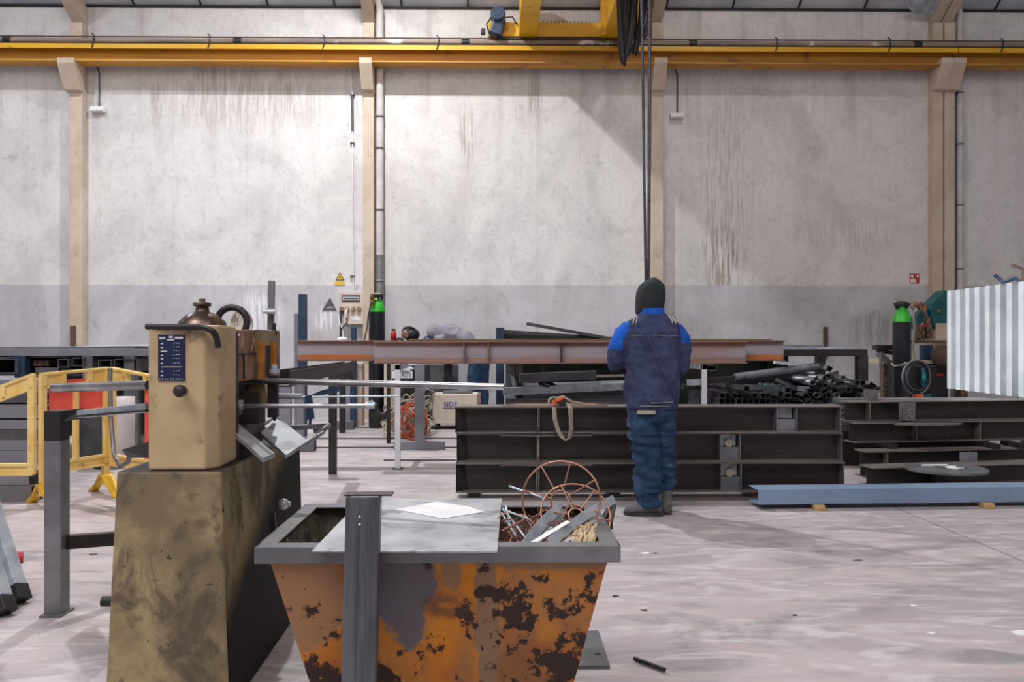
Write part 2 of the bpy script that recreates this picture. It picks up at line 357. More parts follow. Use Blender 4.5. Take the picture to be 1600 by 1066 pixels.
    def lathe(s, prof, c, n=24, axis='z'):
        vs = []; m = len(prof); c = Vector(c)
        for r, h in prof:
            for k in range(n):
                a = 2 * PI * k / n; q = Vector((r * math.cos(a), r * math.sin(a), h))
                if axis == 'y': q = Vector((q.x, -q.z, q.y))
                if axis == 'x': q = Vector((q.z, q.x, q.y))
                vs.append(c + q)
        fs = []
        for i in range(m - 1):
            for k in range(n): l = (k + 1) % n; fs.append((i * n + k, i * n + l, (i + 1) * n + l, (i + 1) * n + k))
        return s.add(vs, fs, True)
    def loft(s, rings, cap=True):
        n = len(rings[0]); vs = [q for r in rings for q in r]; fs = []
        for i in range(len(rings) - 1):
            for k in range(n): l = (k + 1) % n; fs.append((i * n + k, i * n + l, (i + 1) * n + l, (i + 1) * n + k))
        s.add(vs, fs, True)
        if cap: s.add(rings[0], [list(reversed(range(n)))]); s.add(rings[-1], [list(range(n))])
        return s
    def ell(s, c, r, n=20, m=12):
        rings = []
        for i in range(m + 1):
            a = -PI / 2 + PI * i / m
            rr = max(math.cos(a), .02)
            rings.append([Vector(c) + Vector((r[0] * rr * math.cos(2 * PI * k / n), r[1] * rr * math.sin(2 * PI * k / n), r[2] * math.sin(a))) for k in range(n)])
        return s.loft(rings)
    def poly(s, pts, thick, dirv=(0, 0, -1)):
        pts = [Vector(p) for p in pts]; d = Vector(dirv) * thick; n = len(pts)
        return s.add(pts + [p + d for p in pts], [list(range(n)), [n + i for i in reversed(range(n))]] + [((i + 1) % n, i, n + i, n + (i + 1) % n) for i in range(n)])

def basis(mb):
    xs = [v.x for v in mb.v]; ys = [v.y for v in mb.v]; zs = [v.z for v in mb.v]
    return Vector(((min(xs) + max(xs)) / 2, (min(ys) + max(ys)) / 2, min(zs)))
def obj(name, mb, mat, parent=None, bev=0, org=None, mats=None, fm=None, label=None):
    if parent is not None: o_ = parent['_o'] if '_o' in parent else parent.location
    O = Vector((0, 0, 0)) if org == 0 else (Vector(org) if org is not None else (wloc(parent) if parent is not None else basis(mb)))
    me = bpy.data.meshes.new(name); me.from_pydata([v - O for v in mb.v], [], mb.f)
    me.polygons.foreach_set('use_smooth', mb.sm); me.update()
    bm = bmesh.new(); bm.from_mesh(me); bmesh.ops.recalc_face_normals(bm, faces=bm.faces); bm.to_mesh(me); bm.free()
    for m_ in (mats or [mat]): me.materials.append(m_)
    if fm:
        for p in me.polygons: p.material_index = fm(p.center + O, p.normal)
    o = bpy.data.objects.new(name, me); C.objects.link(o)
    if parent is None: o.location = O
    else: o.parent = parent; o.location = O - wloc(parent)
    if bev:
        b = o.modifiers.new('bevel', 'BEVEL'); b.width = bev; b.segments = 2; b.limit_method = 'ANGLE'
    if label: o['label'] = label
    return o
def wloc(o):
    l = Vector(o.location)
    while o.parent: o = o.parent; l += Vector(o.location)
    return l
def tag(o, label, cat, group=None):
    o['label'] = label; o['category'] = cat
    if group: o['group'] = group
    return o
def struct(o): o['kind'] = 'structure'; return o
def thing(name, label, cat, loc, group=None):
    o = bpy.data.objects.new(name, None); C.objects.link(o); o.location = loc; o.empty_display_size = .1
    return tag(o, label, cat, group)
def dup(root, loc, rot=None, label=None):
    r = root.copy(); C.objects.link(r); r.location = loc
    if rot is not None: r.rotation_euler = rot
    if label: r['label'] = label
    for ch in list(root.children):
        c = ch.copy(); C.objects.link(c); c.parent = r
        for g in list(ch.children):
            d = g.copy(); C.objects.link(d); d.parent = c
    return r
def text(s, size, mat, P, parent, right=(1, 0, 0), up=(0, 0, 1), name='lettering', depth=.001):
    cu = bpy.data.curves.new('t', 'FONT'); cu.body = s; cu.size = size; cu.extrude = depth; cu.align_x = 'CENTER'; cu.align_y = 'CENTER'
    t = bpy.data.objects.new('t', cu); C.objects.link(t)
    dg = bpy.context.evaluated_depsgraph_get(); me = bpy.data.meshes.new_from_object(t.evaluated_get(dg))
    bpy.data.objects.remove(t)
    R = Vector(right).normalized(); U = Vector(up).normalized(); N = R.cross(U)
    me.transform(Matrix((R, U, N)).transposed().to_4x4())
    me.materials.clear(); me.materials.append(mat)
    o = bpy.data.objects.new(name, me); C.objects.link(o); o.parent = parent; o.location = Vector(P) - wloc(parent); return o
def ibeam(A, B, h, w, tf=.012, tw=.008):
    a, b = w / 2, tw / 2
    return [(-a, 0), (a, 0), (a, tf), (b, tf), (b, h - tf), (a, h - tf), (a, h), (-a, h), (-a, h - tf), (-b, h - tf), (-b, tf), (-a, tf)]
# ---------------------------------------------------------------- setting
WY = 13.1
struct(obj('floor', MB().box((-17, -4, -.1), (17, WY, 0)), M['floor'], org=0))
WT = PZ(13, WY)
struct(obj('wall_back', MB().box((-17, WY, 0), (17, WY + .25, WT + .3)), M['wall'], org=0))
SL = .65
YK = 9.0
def roofz(Y): return WT + .02 + (SL * (WY - Y) if Y >= YK else SL * (WY - YK) + .12 * (YK - Y))
mb = MB()
m = MB()
for ya, yb in ((YK, WY + .2), (-4, YK)):
    m.hexa([(-17, ya, roofz(ya)), (17, ya, roofz(ya)), (17, yb, roofz(yb)), (-17, yb, roofz(yb)), (-17, ya, roofz(ya) + .1), (17, ya, roofz(ya) + .1), (17, yb, roofz(yb) + .1), (-17, yb, roofz(yb) + .1)])
struct(obj('ceiling', m, M['roof'], org=0))
mb = MB()
for i in range(-15, 16):
    X = PX(210, WY) + i * 1.09
    mb.bar((X, YK, roofz(YK) - .012), (X, WY, roofz(WY) - .012), .022, .03)
struct(obj('trim_1', mb, M['joint'], org=0))
mb = MB().bar((-17, WY - .02, WT - .005), (17, WY - .02, WT - .005), .04, .03)
struct(obj('trim_2', mb, M['joint'], org=0))
# columns with corbels and rafters
def column(pxs, label, half, corb, joint=False):
    cx = PX(pxs, WY - .14); y0 = WY - .16
    t = thing('concrete_column', label, 'column', (cx, WY - .08, 0), 'beige concrete columns')
    wd = half
    zt = PZ(35, y0, pxs)
    def part(xa, xb, nm='shaft'):
        obj(nm, MB().box((xa, y0, 0), (xb, WY - .005, zt)), M['concrete'], t, .008)
        # corbel
        zc = PZ(92, y0 - .3, pxs) + .02
        p = [(y0 + .02, zc - .46), (y0 - .10, zc - .44), (y0 - .30, zc - .08), (y0 - .30, zc), (y0 + .02, zc)]
        m = MB(); vs = [(xa - corb, y, z) for y, z in p] + [(xb + corb, y, z) for y, z in p]; k = len(p)
        m.add(vs, [list(range(k)), [k + i for i in reversed(range(k))]] + [((i + 1) % k, i, k + i, k + (i + 1) % k) for i in range(k)])
        obj('corbel', m, M['concrete'], t, .006)
        yb = YK; dz = SL * (y0 - yb)
        m = MB().hexa([(xa, yb, zt + dz), (xb, yb, zt + dz), (xb, WY - .01, zt - .0), (xa, WY - .01, zt - .0), (xa, yb, roofz(yb) - .01), (xb, yb, roofz(yb) - .01), (xb, WY - .01, roofz(WY) - .01), (xa, WY - .01, roofz(WY) - .01)])
        obj('rafter', m, M['concrete'], t, .006)
    if joint:
        part(cx - wd, cx - .012); part(cx + .012, cx + wd)
    else: part(cx - wd, cx + wd)
    return t
c = column(119, 'slim beige concrete column at far left, brown patch near its foot, short corbel', .105, .03)
obj('brown_patch', MB().box((PX(109, WY - .17), WY - .168, PZ(560, WY - .17)), (PX(118.5, WY - .17), WY - .159, PZ(509, WY - .17))), M['concrete_brown'], c)
column(576, 'beige concrete column with a white drainpipe and a grey electric box beside it', .09, .01)
column(1027, 'beige concrete column directly behind the hooded worker', .095, .01)
column(1474, 'double beige concrete column at right with a vertical joint down its middle', .18, .02, True)
c = thing('concrete_column', '', 'column', (PX(1474, WY) + 4.7, WY - .08, 0)); bpy.data.objects.remove(c)
# drainpipes
p = thing('drainpipe', 'white vertical drainpipe on the wall right of the second concrete column', 'pipe', (PX(594, WY - .1), WY - .1, 0))
X = PX(593.5, WY - .1); r = .062
zz = PZ(400, WY - .1)
obj('upper_pipe', MB().tube([(X, WY - .1, zz), (X, WY - .1, PZ(20, WY)), (X - .03, WY - .1, PZ(8, WY)), (X - .12, WY - .1, PZ(1, WY)), (X - .3, WY - .1, PZ(-4, WY))], r, 20), M['pipe'], p)
obj('lower_pipe', MB().cyl((X, WY - .1, 0), (X, WY - .1, zz + .01), r * 1.04, 20), M['pipe_grey'], p, label='grey zinc lower length of the pipe')
for py in (186, 235, 330, 440):
    obj('bracket', MB().lathe([(r + .004, -.015), (r + .012, -.015), (r + .012, .015), (r + .004, .015)], (X, WY - .1, PZ(py, WY))), M['pipe_grey'], p)
p = thing('drainpipe', 'light drainpipe against the wall right of the double column', 'pipe', (PX(1498, WY - .1), WY - .1, 0))
X = PX(1501, WY - .1)
obj('pipe', MB().tube([(X, WY - .08, 0), (X, WY - .08, PZ(22, WY)), (X - .04, WY - .1, PZ(10, WY)), (X - .18, WY - .12, PZ(4, WY))], .05, 20), M['pipe'], p)
for py in (145, 225, 320, 420): obj('bracket', MB().lathe([(.052, -.012), (.058, -.012), (.058, .012), (.052, .012)], (X, WY - .08, PZ(py, WY))), M['pipe_grey'], p)
obj('dark_conduit', MB().cyl((X - .085, WY - .06, 0), (X - .085, WY - .06, PZ(135, WY)), .022), M['bluepaint'], p, label='dark blue conduit beside the pipe')
# conduits and wall lamps
def wall_lamp(px, py, label):
    X = PX(px, WY - .05); z = PZ(py, WY - .05)
    t = thing('emergency_light', label, 'wall light', (X, WY - .05, z - .05))
    obj('housing', MB().box((X - .115, WY - .09, z - .045), (X + .115, WY - .01, z + .045)), M['white'], t, .012)
    obj('diffuser', MB().box((X - .10, WY - .105, z - .03), (X + .10, WY - .09, z + .03)), M['paper'], t, .01)
    obj('conduit', MB().tube([(X + .01, WY - .03, z + .05), (X + .01, WY - .03, PZ(118, WY)), (X - .06, WY - .03, PZ(100, WY))], .012), M['grey'], t)
wall_lamp(153, 174, 'small white box light on the wall beside the far left column')
wall_lamp(1058, 180, 'small white box light on the wall right of the column behind the worker')
t = thing('electrical_conduit', 'thin grey conduit running down the wall to the electric box', 'conduit', (PX(551, WY), WY - .03, 2))
X = PX(551, WY)
obj('conduit', MB().tube([(X - .04, WY - .03, PZ(98, WY)), (X - .01, WY - .03, PZ(125, WY)), (X, WY - .03, PZ(150, WY)), (X + .02, WY - .03, PZ(462, WY))], .012), M['white'], t)
obj('sleeve', MB().cyl((X, WY - .03, PZ(150, WY)), (X + .004, WY - .03, PZ(206, WY)), .02), M['grey'], t)
for py in (150, 225, 432): obj('clip', MB().box((X - .035, WY - .05, PZ(py, WY) - .01), (X + .035, WY - .005, PZ(py, WY) + .01)), M['grey'], t)

# crane runway beam
YB = WY - .30
zb0 = PZ(98, YB - .13); zb1 = PZ(71, YB - .13)
h = zb1 - zb0
r = thing('crane_runway_beam', 'long yellow crane runway girder resting on the column corbels', 'crane beam', (0, YB, zb0))
xj = PX(1489, YB)
for a, b in ((-17, PX(1489, YB) - .008), (PX(1489, YB) + .008, 17)):
    obj('girder', MB().prism(ibeam(0, 0, h, .26, .022, .012), (a, YB, zb0), (b, YB, zb0)), M['yellow_dirty'], r)
    obj('lip_angle', MB().prism([(0, 0), (.012, 0), (.012, .075), (0, .075)], (a, YB - .142, zb1 - .085), (b, YB - .142, zb1 - .085)), M['yellow'], r)
for q in (375, 1080):
    pass
obj('crane_rail', MB().box((-17, YB - .03, zb1), (17, YB + .03, zb1 + .05)), M['darksteel'], r)
t = thing('conductor_pipe', 'grey brown pipe with black couplings along the top of the yellow girder', 'pipe', (0, YB - .12, zb1))
zc = zb1 + .052
obj('pipe', MB().cyl((-17, YB - .10, zc), (17, YB - .10, zc), .045, 16), M['rail'], t)
obj('upper_line', MB().cyl((-17, YB - .12, zc + .06), (17, YB - .12, zc + .06), .012, 8), M['concrete_brown'], t)
obj('lower_line', MB().box((-17, YB - .15, zb1 - .004), (17, YB - .06, zb1 + .006)), M['joint'], t)
for px in (18, 375, 728, 1080, 1428): obj('coupling', MB().cyl((PX(px - 6, YB), YB - .10, zc), (PX(px + 6, YB), YB - .10, zc), .054, 16), M['blackrub'], t)
for px in (153, 332, 509, 685, 1208, 1382, 1556):
    X = PX(px, YB)
    obj('hook', MB().tube([(X - .02, YB - .15, zc + .10), (X + .02, YB - .16, zc + .06), (X + .01, YB - .165, zc - .06), (X - .015, YB - .165, zc - .13)], .010, 6), M['blackrub'], t)

# overhead crane bridge
zg = 6.10
cr = thing('overhead_crane', 'yellow overhead travelling crane with two girders, blue drive motor and hanging cables', 'crane', (1, 9, zg))
def px2(px, Y): return PX(px, Y)
g1a, g1b = px2(811, 12.7), px2(839, 12.7)
g2a, g2b = px2(935, 12.7), px2(986, 12.7)
obj('girder', MB().box((g1a, 2.0, zg), (g1b, 12.75, zg + .75)), M['yellow'], cr, .006)
obj('girder', MB().box((g2a + .10, 2.0, zg), (g2b, 12.75, zg + 1.05)), M['yellow'], cr, .006)
obj('side_plate', MB().box((g2a + .03, 12.55, zg - .0), (g2a + .10, 12.75, zg + .75)), M['yellow'], cr)
ye = YB
za, zb_ = PZ(61, ye), PZ(39, ye)
obj('end_carriage', MB().box((px2(763, ye), ye - .12, za), (px2(1003, ye), ye + .12, zb_)), M['yellow'], cr, .01)
mbr = MB()
for i in range(14):
    X = px2(848 + i * 6, ye); mbr.box((X, ye - .128, zb_ - .01), (X + .012, ye - .12, zb_ + .02))
obj('rivet_row', mbr, M['blackrub'], cr)
obj('chassis_shadow_plate', MB().box((px2(775, ye), ye - .1, za - .05), (px2(1000, ye), ye + .1, za)), M['blackrub'], cr).name = 'carriage_shade_plate'  # black plate standing in for the shade under the end carriage
for px in (790, 985): obj('wheel', MB().cyl((px2(px, ye), ye - .05, za - .0), (px2(px, ye), ye + .05, za - .0), .09, 20), M['darksteel'], cr)
for px in (755, 1009): obj('buffer', MB().box((px2(px - 3.5, ye), ye - .05, PZ(54, ye)), (px2(px + 3.5, ye), ye + .05, PZ(46, ye))), M['blackrub'], cr, .008)
mx = px2(776, ye - .25)
m = MB().cyl((mx + .02, ye - .33, PZ(34, ye)), (mx + .02, ye - .12, PZ(34, ye)), .115, 24)
m.cyl((mx + .02, ye - .36, PZ(34, ye)), (mx + .02, ye - .33, PZ(34, ye)), .10, 24)
mo = obj('drive_motor', m, M['motor'], cr)
obj('fan_cover', MB().cyl((mx + .02, ye - .365, PZ(34, ye)), (mx + .02, ye - .36, PZ(34, ye)), .045, 16), M['bluepaint'], mo)
obj('gearbox', MB().bar((mx + .05, ye - .2, PZ(40, ye)), (mx - .02, ye - .2, PZ(62, ye)), .17, .2), M['motor'], cr, .03)
obj('motor_cable', MB().tube([(mx + .1, ye - .25, PZ(38, ye)), (mx + .25, ye - .2, PZ(34, ye)), (mx + .32, ye - .15, PZ(44, ye))], .012), M['blackrub'], cr)
obj('motor_cable', MB().tube([(mx - .08, ye - .25, PZ(36, ye)), (mx - .16, ye - .2, PZ(46, ye)), (mx - .12, ye - .2, PZ(60, ye)), (mx - .04, ye - .18, PZ(66, ye))], .012), M['blackrub'], cr)
# festoon cable loops hanging from girder 2
YF = 10.6
for (a, b, low, yy) in ((990, 978, 102, 0), (1001, 966, 100, .1), (1008, 972, 88, .05), (1018, 982, 84, .12), (1024, 990, 70, .15), (1012, 994, 86, .22), (1030, 1003, 60, .05), (1005, 968, 92, -.08)):
    pts = []
    for i in range(13):
        u = i / 12; px = a + (b - a) * u * 1.0; 
        pyv = -70 + (low + 70) * (1 - (2 * abs(u - .62)) ** 2.2 if u < .62 else 1 - ((u - .62) * 2.0) ** 1.5)
        pts.append(PY(px - 8 * math.sin(u * PI), pyv, YF + yy + .03 * math.sin(u * 9)))
    obj('festoon_cable', MB().tube(pts, .026, 8), M['blackrub'], cr)
# pendant cables held by the worker
YC = 6.10
for n_, (pa, pb, yt) in enumerate(((1002.5, 1009, 5.9), (1015.5, 1013.5, 5.9))):
    top = PY(pa, 0, YC + .0); bot = PY(pb, 437, YC)
    d = (top - bot).normalized(); T = bot + d * ((zg + .05 - bot.z) / d.z)
    L = bot - d * .22
    o = obj('hoist_cable', MB().tube([T, bot, L], .0105 if n_ == 0 else .013, 8), M['rope'])
    tag(o, ('left' if n_ == 0 else 'right') + ' of two dark cables hanging from the crane to the worker\'s hands', 'cable')
# light hanging sheet at right of roof (rolled translucent sheet)
a = PY(1418, 2, 12.9); 
o = obj('roof_sheet', MB().poly([PY(1416, -6, 12.6), PY(1421, 12, 12.75), PY(1432, 22, 12.9), PY(1449, 27, 12.95), PY(1458, 22, 12.9), PY(1466, 6, 12.7), PY(1469, -8, 12.5)], .03, (0, 1, 0)), M['galv'])
tag(o, 'crumpled pale sheet sagging under the roof beside the double column', 'sheet')

# ---------------------------------------------------------------- wall fittings
def sign(name, label, pts, Y, mat, cat='sign'):
    o = obj(name, MB().poly([PY(a, b, Y) for a, b in pts], .004, (0, 1, 0)), mat); tag(o, label, cat); return o
t = thing('warning_sign', 'small yellow triangle electricity warning sign over a yellow strip on the wall', 'sign', PY(531, 445, WY - .01))
obj('triangle', MB().poly([PY(524, 438, WY - .008), PY(538.5, 438, WY - .008), PY(531, 425, WY - .008)], .004, (0, 1, 0)), M['grey'], t)
obj('triangle_face', MB().poly([PY(526, 437, WY - .012), PY(536.5, 437, WY - .012), PY(531, 427.3, WY - .012)], .004, (0, 1, 0)), M['sign_y'], t)
obj('bolt_symbol', MB().poly([PY(531.5, 430, WY - .015), PY(529.8, 433.5, WY - .015), PY(531, 433.5, WY - .015), PY(530.4, 436.3, WY - .015), PY(532.4, 432.6, WY - .015), PY(531.2, 432.6, WY - .015)], .002, (0, 1, 0)), M['black'], t)
obj('text_strip', MB().poly([PY(523, 445.5, WY - .01), PY(538.5, 445.5, WY - .01), PY(538.5, 440, WY - .01), PY(523, 440, WY - .01)], .004, (0, 1, 0)), M['sign_y'], t)
t = thing('warning_triangle', 'dark grey triangular sign low on the wall left of the electric box', 'sign', PY(515, 486, WY - .01))
obj('panel', MB().poly([PY(503, 485.5, WY - .01), PY(526, 485.5, WY - .01), PY(515.5, 465, WY - .01)], .004, (0, 1, 0)), M['grey'], t)
obj('mark', MB().poly([PY(509, 482, WY - .015), PY(521, 482, WY - .015), PY(518, 479, WY - .015), PY(513, 479.5, WY - .015)], .003, (0, 1, 0)), M['strap'], t)
t = thing('fire_equipment_sign', 'small red and white square fire sign on the wall near the double column', 'sign', PY(1429, 443, WY - .01))
obj('panel', MB().poly([PY(1421.5, 443, WY - .01), PY(1436.5, 443, WY - .01), PY(1436.5, 428, WY - .01), PY(1421.5, 428, WY - .01)], .004, (0, 1, 0)), M['red'], t)
for q in ([(1423, 430), (1427, 429.5), (1427.5, 434), (1423.5, 434)], [(1423, 436), (1428, 435.5), (1427, 442), (1423, 442)], [(1429, 436), (1431, 435), (1431.5, 442), (1429, 442)], [(1432, 430), (1435, 430), (1435.5, 433), (1433, 434)]):
    obj('symbol', MB().poly([PY(a, b, WY - .0155) for a, b in reversed(q)], .003, (0, 1, 0)), M['paper'], t)
# electric box
Y = WY - .12
t = thing('electrical_socket_panel', 'cream wall socket box with four brown sockets and a meter window', 'electric box', PY(549, 507, Y))
def bx(nm, a, b, c_, d, y0, y1, mat, bev=.006, par=None):
    return obj(nm, MB().box((PX(a, y0), y0, PZ(d, y0)), (PX(c_, y0), y1, PZ(b, y0))), mat, par or t, bev)
bx('enclosure', 530, 457, 569, 486, Y, WY - .005, M['cream'])
bx('lower_enclosure', 537, 486, 569, 507, Y, WY - .005, M['cream'])
bx('side_bracket', 530, 486, 537, 492, Y + .02, WY - .005, M['grey'])
bx('meter_window', 533.5, 461, 562, 472, Y - .012, Y, M['grey'])
bx('breaker_strip', 535.5, 464, 561, 469.5, Y - .018, Y - .01, M['pipe'])
bx('switch_row', 537, 465.5, 559, 467, Y - .024, Y - .018, M['blackrub'], 0)
bx('nameplate', 549, 493, 562, 500, Y - .004, Y, M['paper'], 0)
for px in (534.5, 543, 552.3, 561.3):
    obj('socket', MB().cyl((PX(px, Y), Y - .05, PZ(483, Y)), (PX(px, Y), Y, PZ(483, Y)), .034, 18), M['pinkpaint'], t)
obj('plug', MB().tube([PY(543, 483, Y - .05), PY(541, 486, Y - .09), PY(541, 497, Y - .09)], .02), M['pipe'], t)
obj('cable', MB().tube([PY(541, 497, Y - .09), PY(543, 503, Y - .07), PY(534, 514, Y - .05), PY(532, 528, Y - .05)], .009), M['black'], t)
obj('cable', MB().tube([PY(534, 492, Y - .02), PY(531, 503, Y - .02), PY(535, 516, Y - .05), PY(537, 530, Y - .1)], .009), M['white'], t)
obj('cable', MB().tube([PY(533, 492, Y - .02), PY(532, 510, Y - .02), PY(532, 540, Y - .05)], .014), M['black'], t)

# gas cylinders
def gas(px, topy, shy, Y, label, rad, guard=True):
    X = PX(px, Y); t = thing('gas_cylinder', label, 'gas cylinder', (X, Y, 0)); zs = PZ(shy, Y); zt = PZ(topy, Y)
    z1 = zs + (zt - zs) * .40
    obj('body', MB().lathe([(0, 0), (rad * .9, 0), (rad, .03), (rad, zs)], (X, Y, 0), 32), M['cyl'], t)
    obj('shoulder', MB().lathe([(rad, zs), (rad * .97, zs + .05), (rad * .75, zs + .13), (rad * .4, zs + .185), (rad * .3, zs + .2), (0, zs + .2)], (X, Y, 0), 32), M['green'], t)
    obj('valve', MB().cyl((X, Y, zs + .18), (X, Y, zt - .02), .022).cyl((X - .06, Y, zs + .26), (X + .06, Y, zs + .26), .016), M['brass'], t)
    g = MB()
    for k in range(4):
        a = k * PI / 2 + .5; g.bar((X + .07 * math.cos(a), Y + .07 * math.sin(a), zs + .17), (X + .085 * math.cos(a), Y + .085 * math.sin(a), zt), .03, .02)
    g.lathe([(.075, zt - .04), (.095, zt - .04), (.1, zt), (.08, zt)], (X, Y, 0))
    obj('valve_guard', g, M['blackrub'], t)
    return t
t = gas(589, 460, 487.5, 11.6, 'black gas cylinder with bright green shoulder behind the left end of the rusty beams', .118)
m = MB().cyl(PY(581, 462, 11.55), PY(581, 466, 11.45), .03).cyl(PY(581.5, 470, 11.5), PY(581.5, 474, 11.4), .035).tube([PY(582, 468, 11.5), PY(588, 468, 11.5)], .015)
rg = obj('regulator', m, M['brass'], t)
obj('hose', MB().tube([PY(580, 473, 11.45), PY(576, 490, 11.4), PY(573, 515, 11.3), PY(569, 532, 11.2)], .011), M['blackrub'], rg)
t = gas(1409, 473, 503, 10.4, 'black gas cylinder with bright green shoulder at right below the fire sign', .112)
obj('tie', MB().tube([PY(1393, 568, 10.25), PY(1397, 572, 10.2), PY(1408, 571, 10.2), PY(1416, 567, 10.25)], .01), M['strap'], t)
# ---------------------------------------------------------------- beams
def beam(name, label, A, B, h, w, stiff=(), group=None, cat='steel beam', mat='darksteel', fl='flange', tf=.012, plates=()):
    """I beam with its bottom centre line A to B; stiffeners at world x; Returns the thing"""
    A = Vector(A); B = Vector(B); t = thing(name, label, cat, A, group)
    d = (B - A).normalized(); u = d.cross(Vector((0, 0, 1))).normalized(); k = Vector((0, 0, 1))
    obj('web', MB().prism([(-.004, tf), (.004, tf), (.004, h - tf), (-.004, h - tf)], A, B), M[mat], t)
    for nm, z0 in (('bottom_flange', 0), ('top_flange', h - tf)):
        obj(nm, MB().prism([(-w / 2, z0), (w / 2, z0), (w / 2, z0 + tf), (-w / 2, z0 + tf)], A, B), M[fl], t, .002)
    for s in stiff:
        f = (s - A.x) / (B.x - A.x); P = A + (B - A) * f
        obj('stiffener', MB().box(P + Vector((-.005, -w / 2 + .004, tf)), P + Vector((.005, w / 2 - .004, h - tf))), M[fl], t)
    return t
# rusty long beams on white trestles
Yb = 7.9
zb = PZ(568.5, Yb - .05)
hb = PZ(533.5, Yb - .05) - zb
A = Vector((PX(583, Yb - .07), Yb, zb)); B = Vector((PX(1168, Yb - .07), Yb, PZ(568.5, Yb - .07)))
tb = beam('rusty_beam', 'long rust red I-beam nearest the camera, resting on white trestle legs', A, B, hb, .14, (), 'rusty long beams on trestles', mat='rustbeam', fl='rustflange', tf=.010)
for px in (725, 763, 877):
    X = PX(px, Yb - .05); obj('stiffener', MB().box((X - .006, Yb - .068, zb + .01), (X + .006, Yb + .068, zb + hb - .01)), M['rustflange'] if px != 877 else M['darksteel'], tb)
X = PX(725, Yb - .07); obj('lug', MB().box((X - .006, Yb - .085, zb + .004), (X + .008, Yb - .06, zb + hb * .62)), M['steel'], tb)
Yb2 = 8.12
zb2 = PZ(564, Yb2)
A = Vector((PX(465, Yb2), Yb2, zb2)); B = Vector((PX(1224, Yb2), Yb2, zb2))
tb2 = beam('rusty_beam', 'longer rust stained I-beam behind the front one, showing orange rust at its left end', A, B, PZ(532, Yb2) - zb2, .14, (), 'rusty long beams on trestles', mat='rustbeam', fl='rustflange', tf=.010)
obj('rust_streak', MB().box((PX(469, Yb2 - .01), Yb2 - .0062, PZ(561, Yb2)), (PX(579, Yb2), Yb2 - .004, PZ(554.5, Yb2))), M['rustorange'], tb2)
obj('rust_streak', MB().box((PX(1170, Yb2 - .01), Yb2 - .0062, PZ(562, Yb2)), (PX(1222, Yb2), Yb2 - .004, PZ(554.5, Yb2))), M['rustorange'], tb2)
Yb3 = 8.32
tb3 = beam('rusty_beam', 'rust brown I-beam farthest back of the long beams, mostly hidden', (PX(640, Yb3), Yb3, zb2), (PX(1204, Yb3), Yb3, zb2), PZ(530, Yb3) - zb2, .14, (), 'rusty long beams on trestles', mat='rustbeam', fl='rustflange', tf=.010)
# trestles
def trestle(px, pyfoot, label, w, topz):
    P = FL(px, pyfoot); X = P.x; Yt = P.y
    t = thing('trestle', label, 'trestle', (X, Yt, 0))
    for k, yy in enumerate((Yt,)):
        obj('leg', MB().box((X - w / 2, yy - w / 2, .008), (X + w / 2, yy + w / 2, topz - .005)), M['white'], t, .003)
        obj('foot_plate', MB().box((X - w, yy - w, 0), (X + w, yy + w, .008)), M['grey'], t)
    obj('cross_bar', MB().box((X - w / 2, Yt - w / 2, topz - .06), (X + w / 2, Yt + .65, topz)), M['white'], t, .003)
    return t
trestle(621.5, 733, 'white painted steel trestle under the left part of the rusty beams', .052, zb)
P = FL(1100, 733)
trestle(1100, 731, 'white painted steel trestle under the right part of the rusty beams', .05, zb)
# grey post with box base
P = FL(656, 703)
t = thing('support_post', 'lilac grey square post standing on a box section base behind the white trestle', 'post', P)
obj('post', MB().box((P.x - .054, P.y - .05, .09), (P.x + .054, P.y + .05, PZ(569, P.y))), M['steelpaint'], t, .004)
obj('base', MB().sqtube((PX(616, P.y), P.y, .047), (PX(695, P.y), P.y, .047), .10, .094, .006), M['steelpaint'], t)
# black roller post
P = FL(520, 741)
t = thing('conveyor_stand', 'thin dark steel post holding the far end of a sloping channel', 'stand', P)
obj('post', MB().box((P.x - .035, P.y - .03, 0), (P.x + .035, P.y + .03, PZ(585, P.y))), M['darksteel'], t, .003)
obj('head', MB().box((PX(515, P.y), P.y - .05, PZ(592, P.y)), (PX(553, P.y), P.y + .05, PZ(571, P.y))), M['darksteel'], t)
# sloping channel between machine and stand
a = PY(437, 589, 3.9); b = PY(546, 570, 7.4)
t = thing('guide_channel', 'dark steel channel rising away from the bending machine to the thin post', 'channel', a)
obj('channel', MB().prism([(-.05, -.05), (.05, -.05), (.05, .03), (.044, .03), (.044, -.044), (-.044, -.044), (-.044, .03), (-.05, .03)], a, b), M['darksteel'], t)

